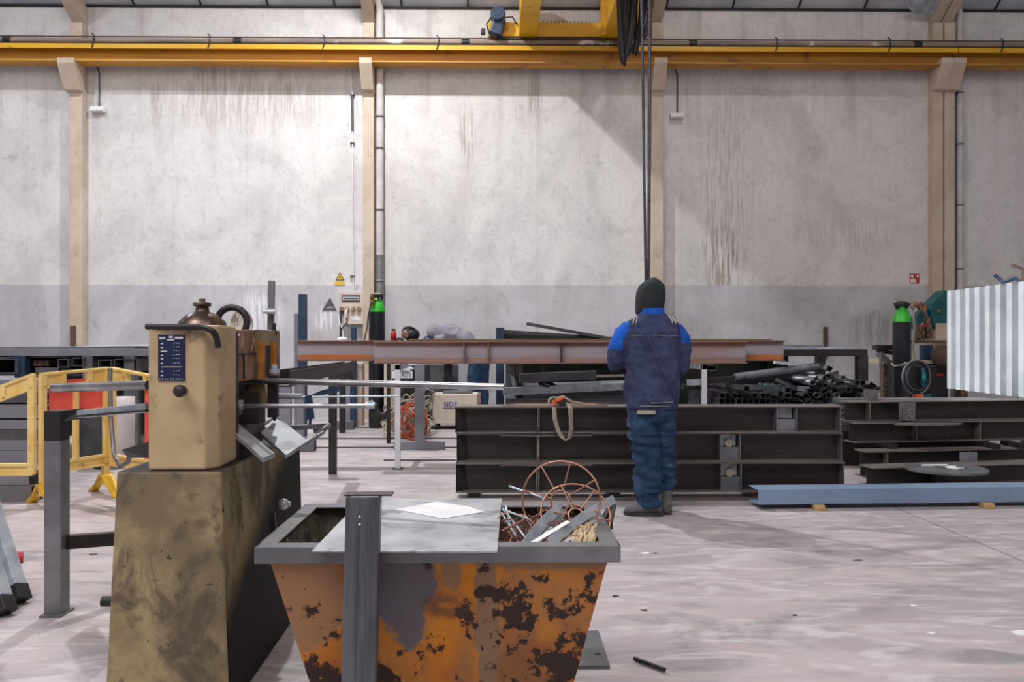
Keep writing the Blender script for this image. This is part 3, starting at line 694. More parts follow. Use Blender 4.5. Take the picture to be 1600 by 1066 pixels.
# stack of three beams (centre)
Ys = 6.36; W = .2
rows = [(712, 1320, 770, 723.5), (713, 1318, 720.5, 677.5), (711, 1314, 671.5, 635)]
lab = ['bottom dark I-beam of the stack behind the worker', 'middle dark I-beam of the stack behind the worker', 'top dark I-beam of the stack behind the worker, tie strap hanging over it']
yo = [0, .01, -.01]
prev = None
zz0 = [PZ(r_[2] + 6, Ys) for r_ in rows]
ztop = [PZ(r_[3], Ys) for r_ in rows]
Z = [(.045, ztop[0] - .0), (ztop[0] + .001, ztop[1]), (ztop[1] + .001, ztop[2])]
for i, (xa, xb, _, _) in enumerate(rows):
    z0, z1 = Z[i]; yc = Ys + W / 2 + yo[i]
    A = Vector((PX(xa, Ys), yc, z0)); B = Vector((PX(xb, Ys), yc + .0, z0))
    t = beam('steel_beam', lab[i], A, B, z1 - z0, W, (PX(839 + i * 1, Ys), PX(705, Ys) if 0 else PX(842, Ys)), 'stacked dark beams behind the worker')
    # end plate bevel at left
    obj('end_gusset', MB().poly([(A.x + .002, yc - .09, z0 + .012), (A.x + .10, yc - .006, z0 + .012), (A.x + .07, yc - .006, z1 - .012), (A.x + .002, yc - .09, z1 - .012)], .006, (0, 1, 0)), M['darksteel'], t)
    # torn cut plate on top at left
    if i < 3:
        xs = [782, 800, 845, 880, 925, 930, 820] if i < 2 else [784, 800, 860, 945, 950, 930, 810]
        p = [(PX(q, Ys) , Ys + yo[i] - .035 + .015 * math.sin(k * 2.3), z1) for k, q in enumerate(xs[:5])] + [(PX(xs[5], Ys), Ys + .12, z1), (PX(xs[6], Ys), Ys + .12, z1)]
        if i == 2:
            o = obj('cut_plate', MB().poly([(a_, b_ + .05, c_ + .008) for a_, b_, c_ in p], .008), M['rustflange'], t)
        else:
            p = [(a_, b_, c_ - .0) for a_, b_, c_ in p]
            o = obj('cut_plate', MB().poly([(a_, b_, c_ - .012) for a_, b_, c_ in p], .006), M['flange'], t)
    # bracket
    bxp = (1143, 1143, 1230)[i] + (0, -1, 0)[i]; wz = .085 if i < 2 else .083
    X = PX(bxp, Ys)
    m = MB().box((X - wz, yc - .092, z0 + .012), (X - wz + .008, yc, z1 - .012)).box((X + wz - .008, yc - .092, z0 + .012), (X + wz, yc, z1 - .012)).box((X - wz, yc - .07, z0 + .012), (X + wz, yc - .062, z0 + (z1 - z0) * .5))
    br = obj('bracket', m, M['steel'], t)
    obj('patch', MB().box((X - wz + .02, yc - .02, z0 + (z1 - z0) * .5), (X + wz - .02, yc - .008, z1 - .02)), M['plate'], br, .003)
    if i < 2: obj('bolt_head', MB().cyl((X, yc - .05, z0 + (z1 - z0) * .62), (X, yc - .01, z0 + (z1 - z0) * .62), .034, 8), M['strap'], br)
    # far gusset at right end
    obj('end_gusset', MB().box((B.x - .010, yc - .095, z0 + .012), (B.x - .002, yc + .095, z1 - .012)), M['steel'], t)
# dunnage under stack
for px in (740, 960, 1180, 1290):
    o = obj('timber_block', MB().box((PX(px, Ys) - .05, Ys + .005, 0), (PX(px, Ys) + .05, Ys + .36, .044)), M['darksteel'])
    tag(o, {740: 'leftmost', 960: 'second', 1180: 'third', 1290: 'rightmost'}[px] + ' flat dark spacer on the floor under the bottom dark beam', 'spacer', 'spacers under the beam stack')
o = obj('steel_flat', MB().box((PX(720, Ys + .02), Ys - .10, 0), (PX(1215, Ys), Ys - .04, .018)), M['flange']); tag(o, 'long flat steel bar on the floor at the foot of the beam stack', 'steel bar')
# second row behind the stack (flanges seen above)
t = thing('steel_flat', 'row of light grey steel flats on the floor behind the stack', 'steel bar', (0, 0, 0)); bpy.data.objects.remove(t)
# tie-down strap and ratchet on the top beam
zt = Z[2][1]
t = thing('ratchet_strap', 'beige ratchet strap with a red buckle looped over the top beam', 'strap', (PX(875, Ys), Ys - .01, zt))
Yq = Ys - .035
def ribbon(m, pts, wdir, w, th=.003, soft=False):
    wdir = Vector(wdir) * w / 2
    rings = []
    for i, p in enumerate(pts):
        p = Vector(p); a = Vector(pts[max(0, i - 1)]); b = Vector(pts[min(len(pts) - 1, i + 1)]); d = (b - a).normalized(); wd = wdir - d * wdir.dot(d); nn = d.cross(wd).normalized() * th
        rings.append([p - wd - nn, p + wd - nn, p + wd + nn, p - wd + nn])
    m.loft(rings)
    m.sm = [False] * len(m.sm) if not soft else m.sm
    return m
pts = [PY(a, b, Yq - c) for a, b, c in ((868, 634, -.05), (866, 640, .0), (867, 655, .015), (871, 670, .02), (877, 682, .02), (884, 688, .02), (890, 684, .02), (892.5, 670, .015), (892, 650, .01), (891, 638, .0), (887, 631, -.06), (880, 630, -.1))]
obj('loop', ribbon(MB(), pts, (.75, .66, 0), .042), M['strap'], t)
obj('coil', MB().tube([PY(866 + 9 * math.cos(a), 629 + 8 * math.sin(a), Ys + .02 + .01 * a) for a in [k * .45 for k in range(16)]], .008), M['strap'], t)
obj('coil', MB().tube([PY(868, 623, Ys + .02), PY(880, 620, Ys + .03), PY(893, 628, Ys + .06), PY(915, 632, Ys + .08)], .010), M['strap'], t)
rb = obj('ratchet', MB().bar(PY(866, 628, Ys - .01), PY(880, 629, Ys - .01), .05, .03).bar(PY(877, 622, Ys), PY(879, 634, Ys), .05, .04), M['darksteel'], t, .004)
obj('handle', MB().bar(PY(868, 627, Ys - .03), PY(881, 621, Ys - .03), .03, .02).bar(PY(864, 626, Ys - .03), PY(867, 633, Ys - .03), .02, .025), M['orange'], rb, 0, label='orange red handle')

# right stacks
R = [('topmost dark I-beam of the right hand stack, crumpled foil patch on it', 1327, 628, 660, 7.55, .02),
     ('second dark I-beam of the right hand stack, on spacer blocks', 1334, 663, 693, 7.50, .02),
     ('third dark I-beam of the right hand stack, under the spacer blocks', 1352, 706, 752, 7.25, .04),
     ('lowest front dark I-beam at right with a thin flat disc lying over it', 1362, 731, 762, 6.75, .06)]
zl = []
for i, (lb, xa, ya, yb, Yr, dy) in enumerate(R):
    z1 = PZ(ya, Yr, xa); z0 = max(PZ(yb, Yr, xa), 0.0)
    if i == 0: z0 = zl_prev = None or PZ(yb, Yr, xa)
    zl.append((z0, z1))
zl[1] = (zl[1][0], zl[0][0] - .001)
zl[3] = (.0, zl[3][1])
for i, (lb, xa, ya, yb, Yr, dy) in enumerate(R):
    z0, z1 = zl[i]; yc = Yr + .1
    A = Vector((PX(xa, Yr), yc, z0)); B = Vector((PX(1720, Yr), yc + .3 * 1.0, z0))
    st = [PX(q, Yr) for q in ((1362,), (1440, 1549), (1390, 1530), (1475,))[i]]
    t = beam('steel_beam', lb, A, B, z1 - z0, .2, st, 'dark beams stacked at right')
    if i == 0:
        X = PX(1419, Yr); zc = (z0 + z1) / 2
        br = obj('bracket', MB().box((X - .078, yc - .085, z0 + .012), (X + .078, yc - .078, z1 - .008)), M['steel'], t)
        m = MB()
        for k in range(26):
            a = random.uniform(-.06, .06); b = random.uniform(-.08, .03); dx, dz = random.uniform(-.035, .035), random.uniform(-.02, .02)
            m.bar((X + a - dx, yc - .092, zc + b - dz), (X + a + dx, yc - .096, zc + b + dz), .012, .006)
        obj('foil_patch', m, M['chrome'], br)
    if i == 2:
        X = PX(1515, Yr); obj('bracket', MB().box((X - .08, yc - .085, z0 + .012), (X + .08, yc - .078, z1 - .008)), M['steelpaint'], t)
# spacers between second and third
for px in (1390, 1549, 1592):
    X = PX(px, 7.5); o = obj('spacer_block', MB().box((X - .04, 7.42, zl[2][1]), (X + .04, 7.72, zl[1][0])), M['darksteel']); tag(o, {1390: 'leftmost', 1549: 'middle', 1592: 'rightmost'}[px] + ' short dark spacer block between two beams at right', 'spacer', 'spacers in the right hand stack')
o = obj('floor_spacer', MB().box((PX(1400, 7.3), 7.26, 0), (PX(1400, 7.3) + .1, 7.5, zl[2][0])), M['darksteel']) if zl[2][0] > .01 else None
if o: tag(o, 'dark spacer under the third beam at right', 'spacer')
# oval flat plate on beam 3/4 and thin warped plate on beam 2
def disc(label, cx, cy, rx, ry, Yp, name, mat):
    P = PY(cx, cy, Yp); pts = []
    for k in range(28):
        a = 2 * PI * k / 28; pts.append(P + Vector((rx * math.cos(a) * (1 + .05 * math.sin(3 * a)), ry * math.sin(a), .008 * math.cos(a * 2))))
    o = obj(name, MB().poly(pts, .012), mat); tag(o, label, 'steel plate'); return o
zd = zl[3][1] + .022
P = FL(1478, 731, zd); dd = [P + Vector((.32 * math.cos(2 * PI * k / 24), .30 * math.sin(2 * PI * k / 24), 0)) for k in range(24)]
t = thing('disc_plate', 'flat round grey steel plate with white chalk marks lying on the lowest beam at right', 'steel plate', P)
obj('plate', MB().poly(dd, .02), M['steel'], t)
ck = MB(); q = [Vector((-.15, .1, .003)), Vector((.08, .12, .003)), Vector((.0, -.02, .003)), Vector((.14, -.05, .003)), Vector((.02, -.1, .003)), Vector((-.08, .04, .003)), Vector((.1, .03, .003))]
ck.tube([P + v for v in q], .009, 4); obj('chalk_mark', ck, M['paper'], t)
P2 = PY(1445, 661, 7.42)
t = obj('warped_plate', MB().poly([P2 + Vector((x_, y_, 0)) for x_, y_ in ((-.28, .02), (-.1, -.07), (.12, -.09), (.3, -.03), (.42, .1), (-.2, .1))], .01), M['flange']); tag(t, 'thin ragged steel plate between the top two beams at right', 'steel plate')
t.location.z = zl[1][1] - .013
# small stub box on beam at right + grey stack behind
o = obj('steel_offcut', MB().box((PX(1355, 7.7), 7.66, zl[0][1]), (PX(1369, 7.7), 7.78, PZ(610, 7.7))), M['steel']); tag(o, 'small grey steel offcut standing on the top beam at right', 'offcut')
tags = 0
for k in range(6):
    z = .35 + k * .055
    o = obj('steel_channel', MB().box((PX(1306 + 4 * (k % 2), 8.1), 8.0, z), (PX(1306, 8.1) + 1.6, 8.25, z + .045)), M['steel']); tag(o, ('lowest', 'second lowest', 'third lowest', 'fourth', 'second highest', 'highest')[k] + ' grey steel flat in the pile behind the right hand beams', 'steel bar', 'grey flats behind the right hand beams')
o = obj('pallet_block', MB().box((PX(1310, 8.1), 8.0, 0), (PX(1310, 8.1) + 1.5, 8.3, .349)), M['darksteel']); tag(o, 'dark support block under the grey flats', 'support')
# blue grey channel on timber
A = PY(1185, 793, 5.9); zc0 = .04
Bv = Vector((PX(1720, 6.02), 6.02, zc0)); A.z = zc0
t = thing('steel_channel', 'long blue grey primed steel channel on wooden blocks in front of the beams', 'steel channel', A)
hh = .112; wd = .20; wl = .006
obj('channel', MB().prism([(0, 0), (0, hh), (-wd, hh + .0), (-wd, hh - wl), (-wl, hh - wl), (-wl, wl), (-wd, wl), (-wd, 0)][::-1], A, Bv), M['chan'], t, .002)
for px, yy in ((1283, 5.93), (1553, 5.99)):
    X = PX(px, 5.9)
    o = obj('wooden_block', MB().box((X - .04, yy - .07, 0), (X + .04, yy + .22, .0395)), M['wood'], bev=.004); o.rotation_euler = (0, 0, -.15)
    tag(o, ('left' if px < 1400 else 'right') + ' of two wooden blocks under the blue grey channel', 'wooden block')

# ---------------------------------------------------------------- tube rack, right middle
Yt = 9.6
def ppx(px): return PX(px, Yt)
t = thing('steel_rack', 'heavy grey brown steel rack frame holding a pile of black tubes', 'rack', (ppx(1200), Yt + .5, 0))
zt0, zt1 = PZ(557, Yt), PZ(546, Yt)
obj('top_beam', MB().box((ppx(1030), Yt - .05, zt0), (ppx(1353), Yt + .05, zt1)), M['darksteel'], t, .004)
obj('top_beam', MB().box((ppx(1030), Yt + 1.2, zt0), (ppx(1353), Yt + 1.3, zt1)), M['darksteel'], t, .004)
for yy in (Yt, Yt + 1.25):
    for px in (1346, 1042): obj('leg', MB().box((ppx(px) - .062, yy - .05, 0), (ppx(px) + .062, yy + .05, zt0 - .001)), M['darksteel'], t, .004)
zs = PZ(644, Yt)
obj('shelf', MB().box((ppx(1049), Yt - .02, zs - .04), (ppx(1337), Yt + 1.3, zs)), M['darksteel'], t)
for px in (1150, 1250): obj('side_bar', MB().box((ppx(px), Yt + 1.19, zs), (ppx(px) + .05, Yt + 1.25, zt0)), M['darksteel'], t)
obj('shade_sheet', MB().box((ppx(1050), Yt + 1.255, zs), (ppx(1290), Yt + 1.262, zt0)), M['black'], t)  # black sheet added as the shade deep behind the tubes
# sheets on top
o = obj('steel_sheet', MB().box((PX(1222, Yt), Yt - .02, zt1 + .001), (PX(1330, Yt), Yt + 1.2, zt1 + .02)), M['galv']); tag(o, 'pale zinc flat on top of the steel rack', 'steel sheet')
o = obj('steel_sheet', MB().box((PX(1200, Yt), Yt + .1, zt1 + .022), (PX(1290, Yt), Yt + 1.1, zt1 + .05)), M['steel']); tag(o, 'dark grey flats on top of the steel rack', 'steel sheet')
for k, (a, b, c, d, r_, m_, l) in enumerate(((823, 506, 1020, 541, .022, 'grey', 'dark grey bar leaning on top of the pile behind the rusty beams'), (780, 520, 965, 532, .045, 'grey', 'dark grey box bar lying behind the rusty beams'), (784, 526, 990, 534, .04, 'darksteel', 'brown steel bar lying under the dark grey bars'))):
    o = obj('steel_bar', MB().bar(PY(a, b, 9.3), PY(c, d, 9.6), r_ * 2, r_ * 1.6), M[m_]); tag(o, l, 'steel bar')
# table carrying them
tt = thing('work_table', 'dark steel table behind the rusty beams left of the tube rack', 'table', (PX(880, 9.5), 9.5, 0))
obj('top', MB().box((PX(782, 9.1), 9.1, PZ(543, 9.1)), (PX(1028, 9.1), 10.2, PZ(534.5, 9.1))), M['darksteel'], tt)
for px in (1020, 812):
    for yy in (9.15, 10.1): obj('leg', MB().box((PX(px, 9.1) - .04, yy, 0), (PX(px, 9.1) + .04, yy + .08, PZ(543.2, 9.1))), M['darksteel'], tt)
obj('back_panel', MB().box((PX(790, 10.2), 10.18, .3), (PX(1026, 10.2), 10.2, 1.1)), M['grey'], tt)
obj('lower_shelf', MB().box((PX(790, 9.2), 9.0, PZ(622, 9.2) - .03), (PX(1030, 9.2), 10.1, PZ(622, 9.2))), M['grey'], tt)
obj('apron', MB().box((PX(795, 9.1), 9.0, .12), (PX(1030, 9.1), 9.03, PZ(623, 9.1) - .03)), M['pipe_grey'], tt)
for (pa, ya, pb, yb_, w_, m_, l) in ((786, 612, 985, 603, .085, 'galv', 'pale galvanised box bar lying on the shelf behind the top dark beam'), (805, 603, 975, 598, .05, 'galv', 'thin galvanised profile behind the pale box bar'), (930, 588, 975, 587, .03, 'strap', 'short pale rod at the back of the shelf'), (812, 591, 930, 586, .1, 'grey', 'dull grey plate standing at the back of the shelf')):
    o = obj('galvanised_bar', MB().bar(PY(pa, ya, 8.9 if w_ > .06 else 9.4), PY(pb, yb_, 9.0 if w_ > .06 else 9.5), w_, w_), M[m_], bev=.004); tag(o, l, 'metal bar')
o = obj('angle_piece', MB().poly([PY(797, 586, 9.3), PY(803, 589, 9.3), PY(806, 597, 9.3), PY(842, 600, 9.3), PY(842, 606, 9.3), PY(801, 606, 9.3)], .04, (0, 1, 0)), M['galv']); tag(o, 'bent pale zinc angle offcut beside the blue post', 'offcut')
o = obj('clamp', MB().bar(PY(849.5, 573, 9.0), PY(849.5, 596, 9.0), .02, .02).tube([PY(842, 601, 8.95), PY(850, 597, 8.95), PY(862, 599, 9), PY(868, 603, 9), PY(856, 604, 8.9), PY(846, 602, 8.9)], .018), M['black']); tag(o, 'black clamp standing on the galvanised bars', 'clamp')

protos = []
L = .9
def proto(name, mk, label):
    o = obj(name, mk, M['tubedark']); return tag(o, label, 'steel tube', 'black tubes piled in the rack')
M['tubedark'] = simple('tube_steel', (96, 98, 102), (62, 63, 66), 6, .4, .5, c3=(130, 132, 136), t3=(.6, .68), s3=10)
M['tubelight'] = simple('tube_steel_pale', (120, 124, 128), (90, 94, 98), 6, .4, .5)
lp = {'sq': 'black square tube in the pile on the rack', 'rd': 'black round pipe in the pile on the rack', 'rc': 'black rectangular tube in the pile on the rack'}
P0 = {'sq': proto('square_tube', MB().sqtube((0, 0, 0), (0, L, 0), .062, .062, .006), lp['sq']),
      'rd': proto('round_pipe', MB().pipe((0, 0, 0), (0, L, 0), .037, .007, 18), lp['rd']),
      'rc': proto('rectangular_tube', MB().sqtube((0, 0, 0), (0, L, 0), .095, .05, .005), lp['rc'])}
first = {k: True for k in P0}
for k in P0: P0[k].location = (0, 0, -5)
def place(kind, px, py, rz=0, ry=0, dy=0.0, mat=None, label=None):
    o = P0[kind] if first[kind] else P0[kind].copy()
    if not first[kind]: C.objects.link(o)
    first[kind] = False
    p = PY(px, py, Yt + dy); o.location = p + Vector((0, .0, -.03)); o.rotation_euler = (0, ry, rz)
    if label: o['label'] = label
    if mat:
        o.data = o.data.copy(); o.data.materials[0] = M[mat]
    return o
rnd = random.Random(3)
def hgt(px):  # height in px of the pile top
    if px < 1125: return 615
    if px < 1215: return 612
    if px < 1250: return 600
    if px < 1290: return 588
    return 592
px = 1112; col_ = 0
ORD = 'first second third fourth fifth sixth seventh eighth ninth tenth eleventh twelfth thirteenth fourteenth fifteenth sixteenth seventeenth eighteenth nineteenth twentieth twenty-first twenty-second twenty-third twenty-fourth twenty-fifth twenty-sixth'.split()
while px < 1334:
    py = 640; row = 0; col_ += 1
    while py > hgt(px) + rnd.uniform(-3, 3):
        kind = 'sq' if px < 1225 else rnd.choice(['sq', 'rd', 'rd', 'rc'])
        j = (0 if px < 1200 and py > 622 else 1)
        row += 1
        place(kind, px + rnd.uniform(-1.5, 1.5) * j, py, rnd.uniform(-.5, .5) * j, rnd.uniform(-.7, .7) * j, rnd.uniform(0, .15), None,
              'black %s end, %s row up in the %s column of the rack pile' % ({'sq': 'square tube', 'rd': 'round pipe', 'rc': 'rectangular tube'}[kind], ORD[row - 1], ORD[col_ - 1]))
        py -= 8.4
    px += 8.6 if px < 1225 else 11
loose = 0
for (a, b, k_, rz, ry) in ((1142, 604, 'sq', .1, .3), (1174, 615, 'sq', 0, 0), (1188, 612, 'sq', .2, .1), (1288, 574, 'sq', -.3, .5), (1300, 585, 'rc', -.5, -.4), (1314, 596, 'sq', 0, 0), (1322, 596, 'sq', 0, 0), (1295, 606, 'sq', .1, .1), (1248, 596, 'rd', 0, 0), (1262, 595, 'rd', .3, 0), (1272, 604, 'rd', .6, 0), (1277, 590, 'rd', .3, 0), (1236, 592, 'rd', .3, 0), (1324, 616, 'sq', .3, .1)):
    place(k_, a, b, rz, ry, -.05, None, 'loose black ' + {'sq': 'square tube', 'rd': 'round pipe', 'rc': 'rectangular tube'}[k_] + ' end lying on the rack pile, ' + ORD[loose] + ' of the loose ones'); loose += 1
# long items lying across
for (a, b, c_, d, r_, m_, l, pi) in ((1148, 590, 1278, 573, .05, 'steel', 'dull grey pipe lying across the top of the tube pile', 1), (1095, 596, 1235, 586, .035, 'darksteel', 'brown steel bar lying across the tube pile', 0), (1162, 604, 1236, 609, .03, 'steel', 'grey bar with green strapping across the middle of the tube pile', 0),
                              (1212, 594, 1266, 620, .026, 'steel', 'thin steel pipe slanting down over the tube pile', 1), (1075, 598, 1127, 596, .035, 'galv', 'short pale galvanised tube at the left of the tube pile', 0), (1210, 566, 1258, 571, .02, 'galv', 'thin pale strip under the rack top', 0), (1264, 619, 1284, 606, .018, 'steel', 'short steel offcut rising from the slanting pipe', 1)):
    m = MB()
    (m.cyl if pi else lambda A, B, r: m.bar(A, B, r * 2, r * 2))(PY(a, b, Yt - .12), PY(c_, d, Yt - .02), r_)
    o = obj('steel_bar', m, M[m_]); tag(o, l, 'steel bar')
o = obj('green_strapping', MB().tube([PY(1180 + k * 2.2, 601 + 4 * math.sin(k * 1.3), Yt - .16) for k in range(14)], .006), M['tealblue']); tag(o, 'curly dark green strapping on the tube pile', 'strapping')
o = obj('box_tube_end', MB().sqtube(PY(1112, 575, Yt - .3), PY(1112, 575, Yt - .3) + Vector((0, 1.2, 0)), .12, .065, .008), M['tubelight']); tag(o, 'pale rectangular tube end beside the right white trestle leg', 'steel tube')
o = obj('steel_offcut', MB().bar(PY(1084, 609, 9.8), PY(1084, 644, 9.8), .12, .12), M['grey']); tag(o, 'square grey offcut left of the right white trestle leg', 'offcut')
o = obj('steel_angle', MB().box((PX(1068, 9.74), 9.74, PZ(609, 9.8)), (PX(1094, 9.74), 9.86, PZ(601, 9.8))), M['darksteel']); tag(o, 'dark angle left of the right white trestle leg', 'offcut'); o.location.z -= .0
# brown post on wall
o = obj('brown_bar', MB().bar(PY(1290, 560, 13.07), PY(1290, 511, 13.07), .06, .05), M['concrete_brown']); tag(o, 'short brown bar standing against the wall left of the right gas cylinder', 'bar')
# ---------------------------------------------------------------- right corner workplace
t = thing('workbench', 'cluttered dark bench behind the corrugated screen with a vice', 'bench', (PX(1440, 11), 11, 0))
zt = PZ(562, 11)
obj('bench_top', MB().box((PX(1365, 11), 10.7, zt - .05), (PX(1500, 11), 11.5, zt)), M['concrete'], t)
for px in (1372, 1425, 1490): obj('leg', MB().box((PX(px, 11) - .05, 10.75, 0), (PX(px, 11) + .05, 10.85, zt - .05)), M['scrap'], t)
obj('cupboard', MB().box((PX(1430, 10.9), 10.85, .1), (PX(1490, 10.9), 11.4, zt - .06)), M['black'], t)
obj('red_label', MB().box((PX(1462, 10.8), 10.84, PZ(588, 10.85)), (PX(1477, 10.8), 10.849, PZ(584, 10.85))), M['red'], t)
v = thing('bench_vice', 'rusty steel vice clamped at the left end of the bench', 'vice', PY(1384, 545, 10.75))
obj('jaw', MB().bar(PY(1367, 543, 10.7), PY(1398, 543, 10.7), .14, .07).bar(PY(1372, 548, 10.7), PY(1396, 552, 10.7), .1, .05), M['darksteel'], v, .01)
obj('screw', MB().cyl(PY(1376, 553, 10.6), PY(1376, 575, 10.6), .02).bar(PY(1373, 552, 10.66), PY(1394, 573, 10.66), .1, .06), M['steel'], v)
t = thing('press_machine', 'petrol green machine arm with an angular head rising behind the bench', 'machine', PY(1455, 535, 11.2))
obj('arm', MB().poly([PY(1432, 494, 11.3), PY(1475, 454, 11.3), PY(1480, 470, 11.3), PY(1440, 506, 11.3), PY(1432, 515, 11.3)], .16, (0, 1, 0)), M['tealblue'], t, .01)
obj('head', MB().poly([PY(1455, 474, 11.2), PY(1477, 453, 11.2), PY(1482, 456, 11.2), PY(1484, 500, 11.2), PY(1470, 516, 11.2), PY(1461, 515, 11.2), PY(1454, 484, 11.2)], .25, (0, 1, 0)), M['tealblue'], t, .012)
obj('bolt', MB().cyl(PY(1467, 486, 11.14), PY(1467, 486, 11.2), .025), M['brass'], t)
obj('column', MB().box((PX(1462, 11.2), 11.2, zt), (PX(1490, 11.2), 11.45, PZ(505, 11.2))), M['concrete'], t)
obj('motor_block', MB().bar(PY(1436, 508, 11.25), PY(1436, 536, 11.25), .12, .12).bar(PY(1448, 495, 11.25), PY(1451, 530, 11.25), .08, .08).bar(PY(1425, 534, 11.1), PY(1484, 534, 11.1), .12, .04), M['scrap'], t, .01)
m = MB()
for k in range(7): m.tube([PY(1420 + k * 3, 478 + 3 * (k % 3), 11.2), PY(1427 + k * 3, 472 + 3 * (k % 2), 11.1), PY(1436 + 2 * k, 482 + 2 * k, 11.2)], .012)
obj('pipework', m, M['pinkpaint'], t)
o = obj('red_lever', MB().bar(PY(1437, 509, 11.05), PY(1452, 508, 11.05), .03, .02), M['red'], t)
o = obj('white_hose', MB().tube([PY(1427, 491, 10.9), PY(1429, 515, 10.8), PY(1426, 545, 10.7), PY(1430, 563, 10.6)], .014), M['strap']); tag(o, 'pale hose hanging beside the right gas cylinder', 'hose')
t = thing('welding_mask', 'dark brown welding helmet hanging at the end of the bench', 'welding helmet', PY(1473, 570, 10.6))
obj('shell', MB().ell(PY(1474, 556, 10.6), (.17, .12, .15)), M['concrete_brown'], t)
o = obj('meter_box', MB().box((PX(1442, 10.75), 10.75, zt), (PX(1458, 10.75), 10.85, PZ(539, 10.75))), M['bluepaint'], bev=.01); tag(o, 'small blue meter box on the bench', 'meter')
# hose coil and welder
t = thing('coiled_hose', 'black coiled hose hanging in front of the welding machine at right', 'hose', PY(1432, 590, 10.0))
for k in range(4):
    m = MB().tube([PY(1432 + (22 - k * 2.3) * math.cos(a) + k, 590 + (27 - k * 2.5) * math.sin(a) - k, 10.0 + .02 * k) for a in [2 * PI * i / 28 for i in range(28)]], .013, 8, True)
    obj('coil', m, M['blackrub'] if k % 2 else M['grey'], t)
t = thing('welding_machine', 'black and petrol green welding machine beside the right gas cylinder', 'welding machine', (PX(1440, 10.2), 10.2, 0))
obj('case', MB().box((PX(1418, 10.15), 10.1, .12), (PX(1462, 10.15), 10.7, PZ(572, 10.15))), M['black'], t, .02)
obj('handle', MB().tube([PY(1442, 576, 10.05), PY(1444, 590, 10.0), PY(1442, 601, 10.05)], .035), M['tealblue'], t)
obj('orange_base', MB().box((PX(1430, 10.0), 9.98, PZ(624, 10)), (PX(1442, 10), 10.08, PZ(617, 10))), M['orange'], t)
obj('green_base', MB().box((PX(1443, 10.0), 9.98, PZ(624, 10)), (PX(1454, 10), 10.08, PZ(616, 10))), M['tealblue'], t)
for px in (1425, 1455): obj('wheel', MB().cyl((PX(px, 10.1), 10.05, .06), (PX(px, 10.1), 10.1, .06), .06), M['blackrub'], t)
# corrugated sheet screen
t = thing('corrugated_screen', 'upright corrugated zinc sheet screen at the right edge', 'corrugated sheet', (5.27, 9, 0))
x0, y0, x1, y1 = PX(1481, 9.75), 9.75, PX(1618, 7.95), 7.95
dv = Vector((x1 - x0, y1 - y0, 0)); Ls = dv.length; dv.normalize(); nv = Vector((-dv.y, dv.x, 0))
if nv.x > 0: nv = -nv
z0 = CAMZ - 74 / F * 9.75; z1 = CAMZ + 78 / F * 9.75
pts = []; s_ = 0; pitch = .215
while s_ < Ls:
    for a, b in ((0, 0), (.100, 0), (.108, .06), (.205, .06)): pts.append((s_ + a, b))
    s_ += pitch
vs = []
for th in (0, -.004):
    for z in (z0, z1):
        for a, b in pts: vs.append(Vector((x0, y0, z)) + dv * a + nv * (b + th))
n_ = len(pts); fs = []
for i in range(n_ - 1):
    fs += [(i, i + 1, n_ + i + 1, n_ + i), (2 * n_ + i + 1, 2 * n_ + i, 3 * n_ + i, 3 * n_ + i + 1), (i, 2 * n_ + i, 2 * n_ + i + 1, i + 1), (n_ + i, n_ + i + 1, 3 * n_ + i + 1, 3 * n_ + i)]
obj('sheet', MB().add(vs, fs), M['zincsheet'], t)
for s_ in (.02, Ls - .3):
    P = Vector((x0, y0, 0)) + dv * s_ - nv * .03; obj('post', MB().box(P + Vector((-.025, -.025, 0)), P + Vector((.025, .025, z1))), M['steel'], t)
q = Vector((x0, y0, z1)) + dv * 1.35 + nv * .04
o = obj('clamp', MB().tube([q + Vector((-.06, .1, .1)), q + Vector((0, .05, .02)), q + Vector((.03, -.1, .05)), q + Vector((.0, -.3, -.04)), q + Vector((0, -.3, -.45))], .02), M['bluepaint']); tag(o, 'dark blue clamp hooked over the top of the corrugated screen', 'clamp')
q = q + dv * .33
o = obj('clamp', MB().tube([q + Vector((-.05, .12, .18)), q + Vector((0, 0, .12)), q + Vector((.0, -.0, -.3))], .018).bar(q + Vector((0, 0, .1)), q + Vector((0, -.0, -.3)), .03, .05), M['concrete_brown']); tag(o, 'brown clamp hooked over the screen at the frame edge', 'clamp')
# ---------------------------------------------------------------- person
def remesh(mb, voxel, smooth=4):
    me = bpy.data.meshes.new('t'); me.from_pydata(mb.v, [], mb.f)
    bm = bmesh.new(); bm.from_mesh(me); bmesh.ops.remove_doubles(bm, verts=bm.verts, dist=1e-6); bmesh.ops.recalc_face_normals(bm, faces=bm.faces); bm.to_mesh(me); bm.free()
    o = bpy.data.objects.new('t', me); C.objects.link(o)
    r = o.modifiers.new('r', 'REMESH'); r.mode = 'VOXEL'; r.voxel_size = voxel
    s = o.modifiers.new('s', 'SMOOTH'); s.iterations = smooth; s.factor = .5
    dg = bpy.context.evaluated_depsgraph_get(); m2 = bpy.data.meshes.new_from_object(o.evaluated_get(dg)); bpy.data.objects.remove(o)
    m2.polygons.foreach_set('use_smooth', [True] * len(m2.polygons)); return m2
def put(name, me, mats, parent, fm=None):
    me.materials.clear()
    for m in mats: me.materials.append(m)
    if fm:
        for p in me.polygons: p.material_index = fm(p.center, p.normal)
    o = bpy.data.objects.new(name, me); C.objects.link(o); o.parent = parent; return o
def ring(cx, cy, z, rx, ry, n=28, e=2.3, tilt=0):
    r = []
    for k in range(n):
        a = 2 * PI * k / n; c, s = math.cos(a), math.sin(a)
        x_ = rx * math.copysign(abs(c) ** (2 / e), c); y_ = ry * math.copysign(abs(s) ** (2 / e), s)
        r.append(Vector((cx + x_, cy + y_, z + tilt * y_)))
    return r
